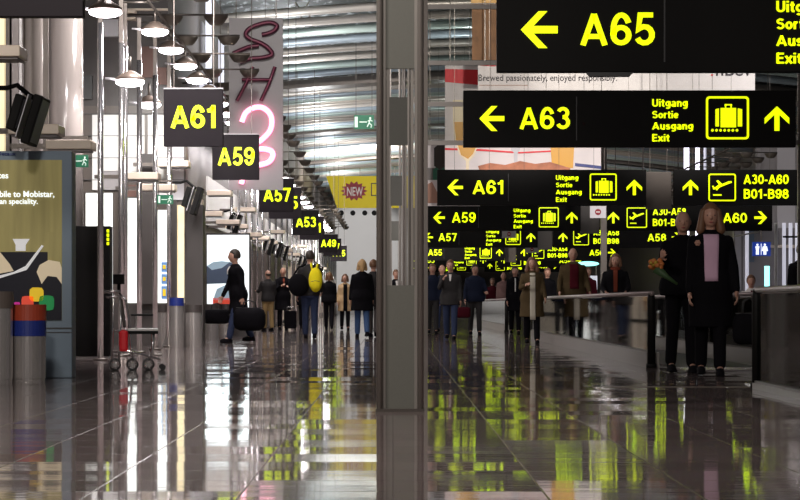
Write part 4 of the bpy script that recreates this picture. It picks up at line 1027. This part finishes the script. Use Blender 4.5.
def bag(name, label, cat, loc, rz, L_, Wd, Hh, m, hl=.2, soft=.07, hm='rubber', strap=None):
    t = thing(name, label, cat, loc, rz); q = MB(); q.box(-L_ / 2, L_ / 2, -Wd / 2, Wd / 2, 0, Hh, bev=min(soft, Wd * .4, Hh * .4)); q.build('bag_body', m, t, True)
    q = MB(); q.tube([(-L_ * .22, 0, Hh - .02), (-L_ * .18, 0, Hh + hl * .75), (0, 0, Hh + hl), (L_ * .18, 0, Hh + hl * .75), (L_ * .22, 0, Hh - .02)], .012, 8); q.build('handle', hm, t, True)
    q = MB(); q.box(-L_ * .42, L_ * .42, -.008, .008, Hh - .006, Hh + .006); q.build('zip', 'divider', t)
    return t
# left side
t, h, s_ = person(238, 46.2, 1.80, -72, 'man in long dark coat and jeans striding left with heavy dark bags', legs=((15, 4), (-14, 12)), arms=((-12, 8, 8, 0), (18, 6, 8, 0)), top='c_black', hem=.56, bottom='c_darkj', hair=('short', 'h_dark'), lean=6, front=('c_white', .03, 1.30, .3), gv=.018)
p = wpos(t, h[1]); bag('briefcase', 'dark soft briefcase swinging before the striding man', 'bag', (p.x - .08, p.y + .12, max(.2, p.z - .44)), math.radians(8), .50, .16, .28, 'c_black', .12)
p = wpos(t, h[0]); bag('duffel_bag', 'bulging black duffel bag behind the striding man', 'bag', (p.x + .14, p.y - .2, .24), math.radians(-10), .62, .34, .44, 'c_black', .14, .16)
person(268, 66.7, 1.68, 205, 'balding man in dark jacket and khaki trousers seen from behind', legs=((4, 2), (-4, 4)), arms=((25, 12, 70, 15), (10, 10, 30, 0)), top='c_char', hem=.84, bottom='c_khaki', hair=('fringe', 'h_dark'), w=1.12, gv=.02)
person(283, 69.5, 1.80, 12, 'bald man in black overcoat facing us beside a black suitcase', legs=((3, 2), (-3, 2)), arms=((30, 8, 75, 30), (30, 8, 85, 30)), top='c_black', hem=.55, bottom='c_black', hair=('bald', 'h_dark'), front=('c_rust', .022, 1.2, .8), gv=.02)
t = thing('suitcase', 'black upright rolling suitcase beside the bald man in overcoat', 'suitcase', (X(290.5, 68.3), 68.3, 0))
q = MB(); q.box(-.17, .17, -.12, .12, .05, .56, bev=.03); q.build('shell', 'c_black', t)
q = MB(); q.tube([(-.1, .08, .55), (-.1, .08, .66), (.1, .08, .66), (.1, .08, .55)], .010, 8); q.build('pull_handle', 'steel', t)
for xx in (-.13, .13): q = MB(); q.tube([(xx - .02, .08, .03), (xx + .02, .08, .03)], .03, 12); q.build('wheel', 'rubber', t)
t, h, s_ = person(310, 52, 1.88, 184, 'tall man seen from behind with yellow backpack and dark shoulder bag', legs=((6, 3), (-6, 6)), arms=((8, 10, 15, 0), (12, 8, 40, 0)), top='c_char', hem=.86, bottom='c_darkj', hair=('short', 'h_dark'), w=1.12, gv=.016)
t = thing('backpack', 'bright yellow backpack worn by the tall man', 'backpack', (X(315.5, 51.6), 51.62, 1.03))
q = MB(); q.ell((0, 0, .24), (.15, .11, .27), 20, 14); q.ell((0, -.06, .14), (.12, .08, .13), 16, 12); q.build('pack_body', 'c_yellow', t, True, 1, .014)
q = MB(); q.tube([(-.08, .02, .45), (-.10, .06, .56), (-.10, .16, .60), (-.09, .26, .50)], .018, 8); q.tube([(.02, .02, .46), (.03, .06, .56), (.05, .16, .58), (.05, .26, .5)], .018, 8); q.build('strap', 'c_yellow', t, True)
q = MB(); q.tube([(-.09, -.135, .2), (0, -.148, .22), (.09, -.135, .2)], .006, 6); q.build('zip', 'divider', t)
t = thing('shoulder_bag', 'large black shoulder bag hanging left of the yellow backpack', 'bag', (X(298.5, 51.8), 51.75, .92))
q = MB(); q.ell((0, 0, .24), (.22, .14, .25), 20, 14); q.build('bag_body', 'c_black', t, True)
q = MB(); q.tube([(-.12, 0, .42), (0, .02, .62), (.14, .1, .68)], .02, 8); q.build('strap', 'c_black', t, True)
person(329, 69, 1.66, 180, 'person in dark clothes walking away right of the yellow backpack', legs=((14, 4), (-14, 14)), top='c_black', hem=.8, bottom='c_black', hair=('bob', 'h_brown'), gv=.02)
person(303.5, 75, 1.66, 180, 'dark figure mostly hidden behind the tall man with the yellow backpack', legs=((10, 4), (-10, 10)), top='c_black', hem=.75, bottom='c_black', hair=('short', 'h_dark'), gv=.022)
person(345, 69, 1.60, 5, 'woman in open tan coat over black clothes walking towards us', legs=((10, 4), (-10, 10)), arms=((10, 10, 20, 0), (5, 10, 20, 0)), top='c_tan', hem=.60, bottom='c_black', hair=('bob', 'h_brown'), front=('c_black', .06, .60, 1.1), gv=.02)
person(362, 53.5, 1.74, 186, 'blond woman in long black coat and blue jeans walking away', legs=((14, 4), (-12, 14)), arms=((8, 10, 10, 0), (5, 10, 15, 0)), top='c_black', hem=.62, bottom='c_jeans', hair=('bob', 'h_blond'), w=1.12, gv=.018)
person(373.5, 54.5, 1.74, 170, 'man in dark coat half hidden by the centre column, beside the blond woman', legs=((8, 4), (-8, 8)), top='c_char', hem=.7, bottom='c_grey', hair=('short', 'h_brown'), gv=.02)
person(396, 66, 1.68, 10, 'dark figure glimpsed through the slot of the centre column', legs=((8, 4), (-8, 8)), top='c_black', hem=.8, bottom='c_grey', hair=('short', 'h_brown'), front=('c_white', .03, 1.2, .6), gv=.022)
# right side
person(432.5, 60, 1.74, 0, 'man in dark jacket, leftmost of the group beside the column', legs=((10, 4), (-10, 10)), top='c_navy', hem=.84, bottom='c_char', hair=('short', 'h_brown'), gv=.02)
person(442, 63, 1.77, 5, 'bareheaded man in dark coat behind the man in open jacket', legs=((8, 4), (-10, 10)), top='c_navy', hem=.84, bottom='c_darkj', hair=('fringe', 'h_grey'), gv=.02)
person(450.5, 50.5, 1.68, -4, 'man in open dark jacket and jeans raising a hand to his pale scarf', legs=((16, 4), (-12, 14)), arms=((5, 8, 15, 0), (35, 12, 105, 28)), top='c_char', hem=.78, bottom='c_darkj', hair=('short', 'h_brown'), front=('c_white', .03, 1.3, .5), w=1.05, gv=.018)
person(475, 58, 1.70, 6, 'stocky man in dark navy jacket striding right of the man in open jacket', legs=((12, 4), (-8, 10)), arms=((20, 14, 60, 10), (5, 12, 25, 0)), top='c_navy', hem=.80, bottom='c_char', hair=('short', 'h_dark'), w=1.15, gv=.018)
bag('carry_bag', 'dark red carry bag between the men in dark jackets', 'bag', (X(463.5, 57), 57, .42), 0, .34, .16, .26, 'c_maroon', .16)
person(492.5, 84, 1.64, 0, 'person in dull red top behind the stocky man in navy', legs=((8, 4), (-8, 8)), top='c_maroon', hem=.84, bottom='c_black', hair=('short', 'h_brown'), gv=.022)
person(503.5, 77, 1.76, 0, 'figure in dusty pink coat and pale blue jeans, behind the walkway glass', legs=((10, 4), (-8, 10)), top='c_pinkgrey', hem=.75, bottom='c_lblue', hair=('fringe', 'h_grey'), gv=.022)
person(515, 60, 1.68, 0, 'dark-coated person just left of the woman with long cream scarf', legs=((8, 4), (-8, 8)), top='c_black', hem=.60, bottom='c_black', hair=('bob', 'h_dark'), front=('c_white', .015, 1.1, 1), gv=.02)
person(532, 45, 1.62, 2, 'woman in open olive coat with a long cream scarf, walking towards us', legs=((12, 3), (-10, 10)), arms=((15, 10, 30, 0), (30, 12, 75, 25)), top='c_olive', hem=.56, bottom='c_black', hair=('long', 'h_brown'), front=('c_cream', .055, .50, 1.0), gv=.016, w=1.08)
person(547.5, 62, 1.66, 0, 'dark figure right of the woman with long cream scarf', legs=((6, 4), (-6, 6)), top='c_black', hem=.7, bottom='c_black', hair=('short', 'h_brown'), gv=.022)
person(573, 49.0, 1.88, 4, 'large man in tan jacket and maroon sweater on the moving walkway', legs=((2, 2), (-2, 2)), arms=((10, 14, 30, 0), (10, 14, 30, 0)), top='c_olive', hem=.80, bottom='c_char', hair=('fringe', 'h_grey'), front=('c_maroon', .085, .98, 1.0), w=1.18, gv=.018)
person(615.5, 40.5, 1.58, -5, 'woman in black coat with rust scarf looking down on the walkway', legs=((2, 2), (-2, 2)), arms=((20, 12, 50, 20), (20, 12, 50, 20)), top='c_black', hem=.6, bottom='c_black', hair=('bob', 'h_brown'), scarf=('c_rust', 1.05, .035), w=1.12, gv=.018)
person(588, 58, 1.62, 0, 'shorter person behind the large man on the walkway, dark red top', legs=((2, 2), (-2, 2)), top='c_maroon', hem=.8, bottom='c_black', hair=('short', 'h_brown'), gv=.022)
th, hh, sh_ = person(681.5, 26.2, 1.76, 6, 'bald elderly man in black carrying flowers, walking beside the woman', legs=((9, 3), (-6, 8)), arms=((4, 6, 8, 0), (28, 16, 85, -4)), top='c_black', hem=.80, bottom='c_black', hair=('fringe', 'h_grey'), lean=5, vox=.008, gv=.012, w=1.08, head=-10)
tw, hw, sw_ = person(710.5, 25.0, 1.78, -4, 'woman with brown hair, open black coat and pink blouse walking towards us', legs=((8, 3), (-8, 8)), arms=((6, 12, 12, 0), (6, 6, 8, 0)), top='c_black', hem=.50, bottom='c_black', hair=('long', 'h_brown'), front=('c_pink', .078, .97, .85), vox=.008, gv=.012, w=1.06, skirt=-.2)
M['h_brown2'] = M['h_brown']
t = thing('flower_bouquet', 'small bouquet with orange and yellow blooms on the elderly man\'s arm', 'flowers', (X(658, 25.0), 25.0, Z(268, 25.0)), 0)
M['flo'] = mat('orange_petal', (.5, .15, .03), .6); M['fly'] = mat('yellow_petal', (.45, .30, .03), .6); M['flg'] = mat('leaf_green', (.03, .07, .02), .6)
q = MB()
for k in range(9):
    a = 2 * PI * k / 9; q.ell((.055 * math.cos(a) - .02, .04 * math.sin(a), .04 + .035 * math.sin(a * 2)), (.032, .03, .03), 8, 6)
q.build('orange_bloom', 'flo', t, True)
q = MB()
for k in range(4): q.ell((.02 * math.cos(k * 1.6) - .05, -.05 + .01 * k, .055 + .02 * math.sin(k * 1.6)), (.024, .022, .022), 8, 6)
q.build('yellow_bloom', 'fly', t, True)
q = MB(); q.tube([(-.02, 0, 0), (.10, -.02, -.10), (.2, -.03, -.17)], [.06, .025, .014], 10); q.build('wrapped_stems', 'flg', t, True)
t = thing('corsage', 'pale flower corsage pinned to the woman\'s black coat', 'flower', (X(697.5, 24.9), 24.88, Z(243, 24.9)))
q = MB()
for k in range(6): a = k * PI / 3; q.ell((.018 * math.cos(a), 0, .018 * math.sin(a)), (.016, .014, .016), 8, 6)
q.ell((0, -.012, 0), (.014, .014, .014), 8, 6); q.build('petals', 'printskin', t, True)
p = wpos(tw, hw[0]); bag('handbag', 'large soft black handbag hanging from the woman\'s hand', 'bag', (p.x + .10, p.y - .16, Z(344, 25)), math.radians(5), .34, .18, .32, 'c_black', .16, .09)
# small seated person far right
t = thing('bench', 'low dark bench behind the walkway at the far right', 'bench', (X(752, 47), 47.1, 0))
q = MB(); q.box(-.5, .5, -.22, .22, .40, .45, bev=.01); q.build('seat', 'brown2', t)
for xx in (-.45, .45): q = MB(); q.box(xx - .02, xx + .02, -.18, .18, 0, .40); q.build('leg', 'steel', t)
q = MB(); q.box(-.5, .5, .2, .24, .5, .9); q.box(-.4, -.36, .2, .22, .42, .52); q.box(.36, .4, .2, .22, .42, .52); q.build('backrest', 'brown2', t)
person(751, 46.95, 1.66, 0, 'person in white shirt sitting on a bench at the far right', legs=((86, 86), (84, 84)), arms=((25, 8, 50, 10), (25, 8, 50, 10)), top='c_white', hem=.90, bottom='c_navy', hair=('short', 'h_brown'), front=('c_maroon', .02, 1.0, 1), gv=.02)
person(802, 38, 1.7, 170, 'dark-clothed figure cut off by the right frame edge', legs=((6, 3), (-6, 6)), top='c_black', hem=.8, bottom='c_black', hair=('short', 'h_dark'), gv=.022)

# ------------------------------------------------------------------ added fill lights and spots, unseen and without fittings
light('AREA', (-2.9, 33, 5.6), 170, 1.0, (1, .94, .92), rot=(math.radians(35), math.radians(12), 0))
light('AREA', (-3.4, 29.8, 5.2), 90, .25, (1, .95, .98), rot=(math.radians(40), math.radians(25), 0))
light('AREA', (-4.6, 40.5, 4.3), 60, .5, (1, .98, .95), rot=(math.radians(35), 0, 0))
for d in (70, 95, 120, 145): light('AREA', (2.5, d, 6.2), 90, .5, (.9, .95, 1), True)

light('AREA', (-1.2, 118, 8.2), 1100, 1.0, (1, .95, .9), rot=(math.radians(70), 0, 0))
light('AREA', (-2.5, 9, 6.0), 330, 1.0, (1, .93, .86), rot=(math.radians(50), 0, 0))
light('AREA', (-3.4, 14, 7.0), 330, 1.0, (1, .93, .88), rot=(math.radians(35), 0, 0))
light('AREA', (5.5, 38, 8.0), 60, 1.5, (1, .9, .9), rot=(math.radians(10), 0, 0)); light('AREA', (6, 16, 8.0), 35, 1.5, (1, .85, .9))
light('AREA', (9.5, 55, 7), 140, 1.0, (.95, .93, 1), rot=(math.radians(40), 0, 0)); light('AREA', (9, 50, 8), 20, .8, (1, .92, .88))
for d in (45, 68, 90, 115): light('AREA', (-2.4, d, 8.3), 170, 1.0, (1, .94, .9), rot=(math.radians(15), math.radians(-12), 0))
for sx in (2.4, 6.2):
    l = bpy.data.lights.new('banner_fill_spot', 'SPOT'); l.energy = 3300; l.spot_size = math.radians(44); l.spot_blend = .5; l.shadow_soft_size = .15; l.color = (1, .93, .9)  # added unseen spots to brighten the hanging banners
    o = bpy.data.objects.new('banner_fill_spot', l); COL.objects.link(o); o.location = (sx, 48.5, 8.3)
    o.rotation_euler = (Vector((sx + .6, 61, 5.6)) - o.location).to_track_quat('-Z', 'Y').to_euler()
q = MB(); q.tube([(10.1, 72, 5.42), (10.1, 110, 5.42)], .03, 8)
for d in (73, 85, 97, 109): q.tube([(10.1, d, 5.42), (10.1, d, roofz(10.1) + .12)], .02, 6)
tag(q.build('lamp_rail', 'darksteel', smooth=True), 'overhead rail carrying the dark saucer uplighters on the right side', 'rail')
l = bpy.data.lights.new('wall_fill_spot', 'SPOT'); l.energy = 8500; l.spot_size = math.radians(24); l.spot_blend = .6; l.shadow_soft_size = .2; l.color = (1, .97, .97)  # added unseen spot to brighten the white end wall
o = bpy.data.objects.new('wall_fill_spot', l); COL.objects.link(o); o.location = (-2.6, 166, 8.2); o.rotation_euler = (Vector((-2.6, 190, 4.6)) - o.location).to_track_quat('-Z', 'Y').to_euler()
light('AREA', (-2.6, 39.5, 4.6), 60, .25, (1, .96, .94), rot=(math.radians(30), math.radians(25), 0))
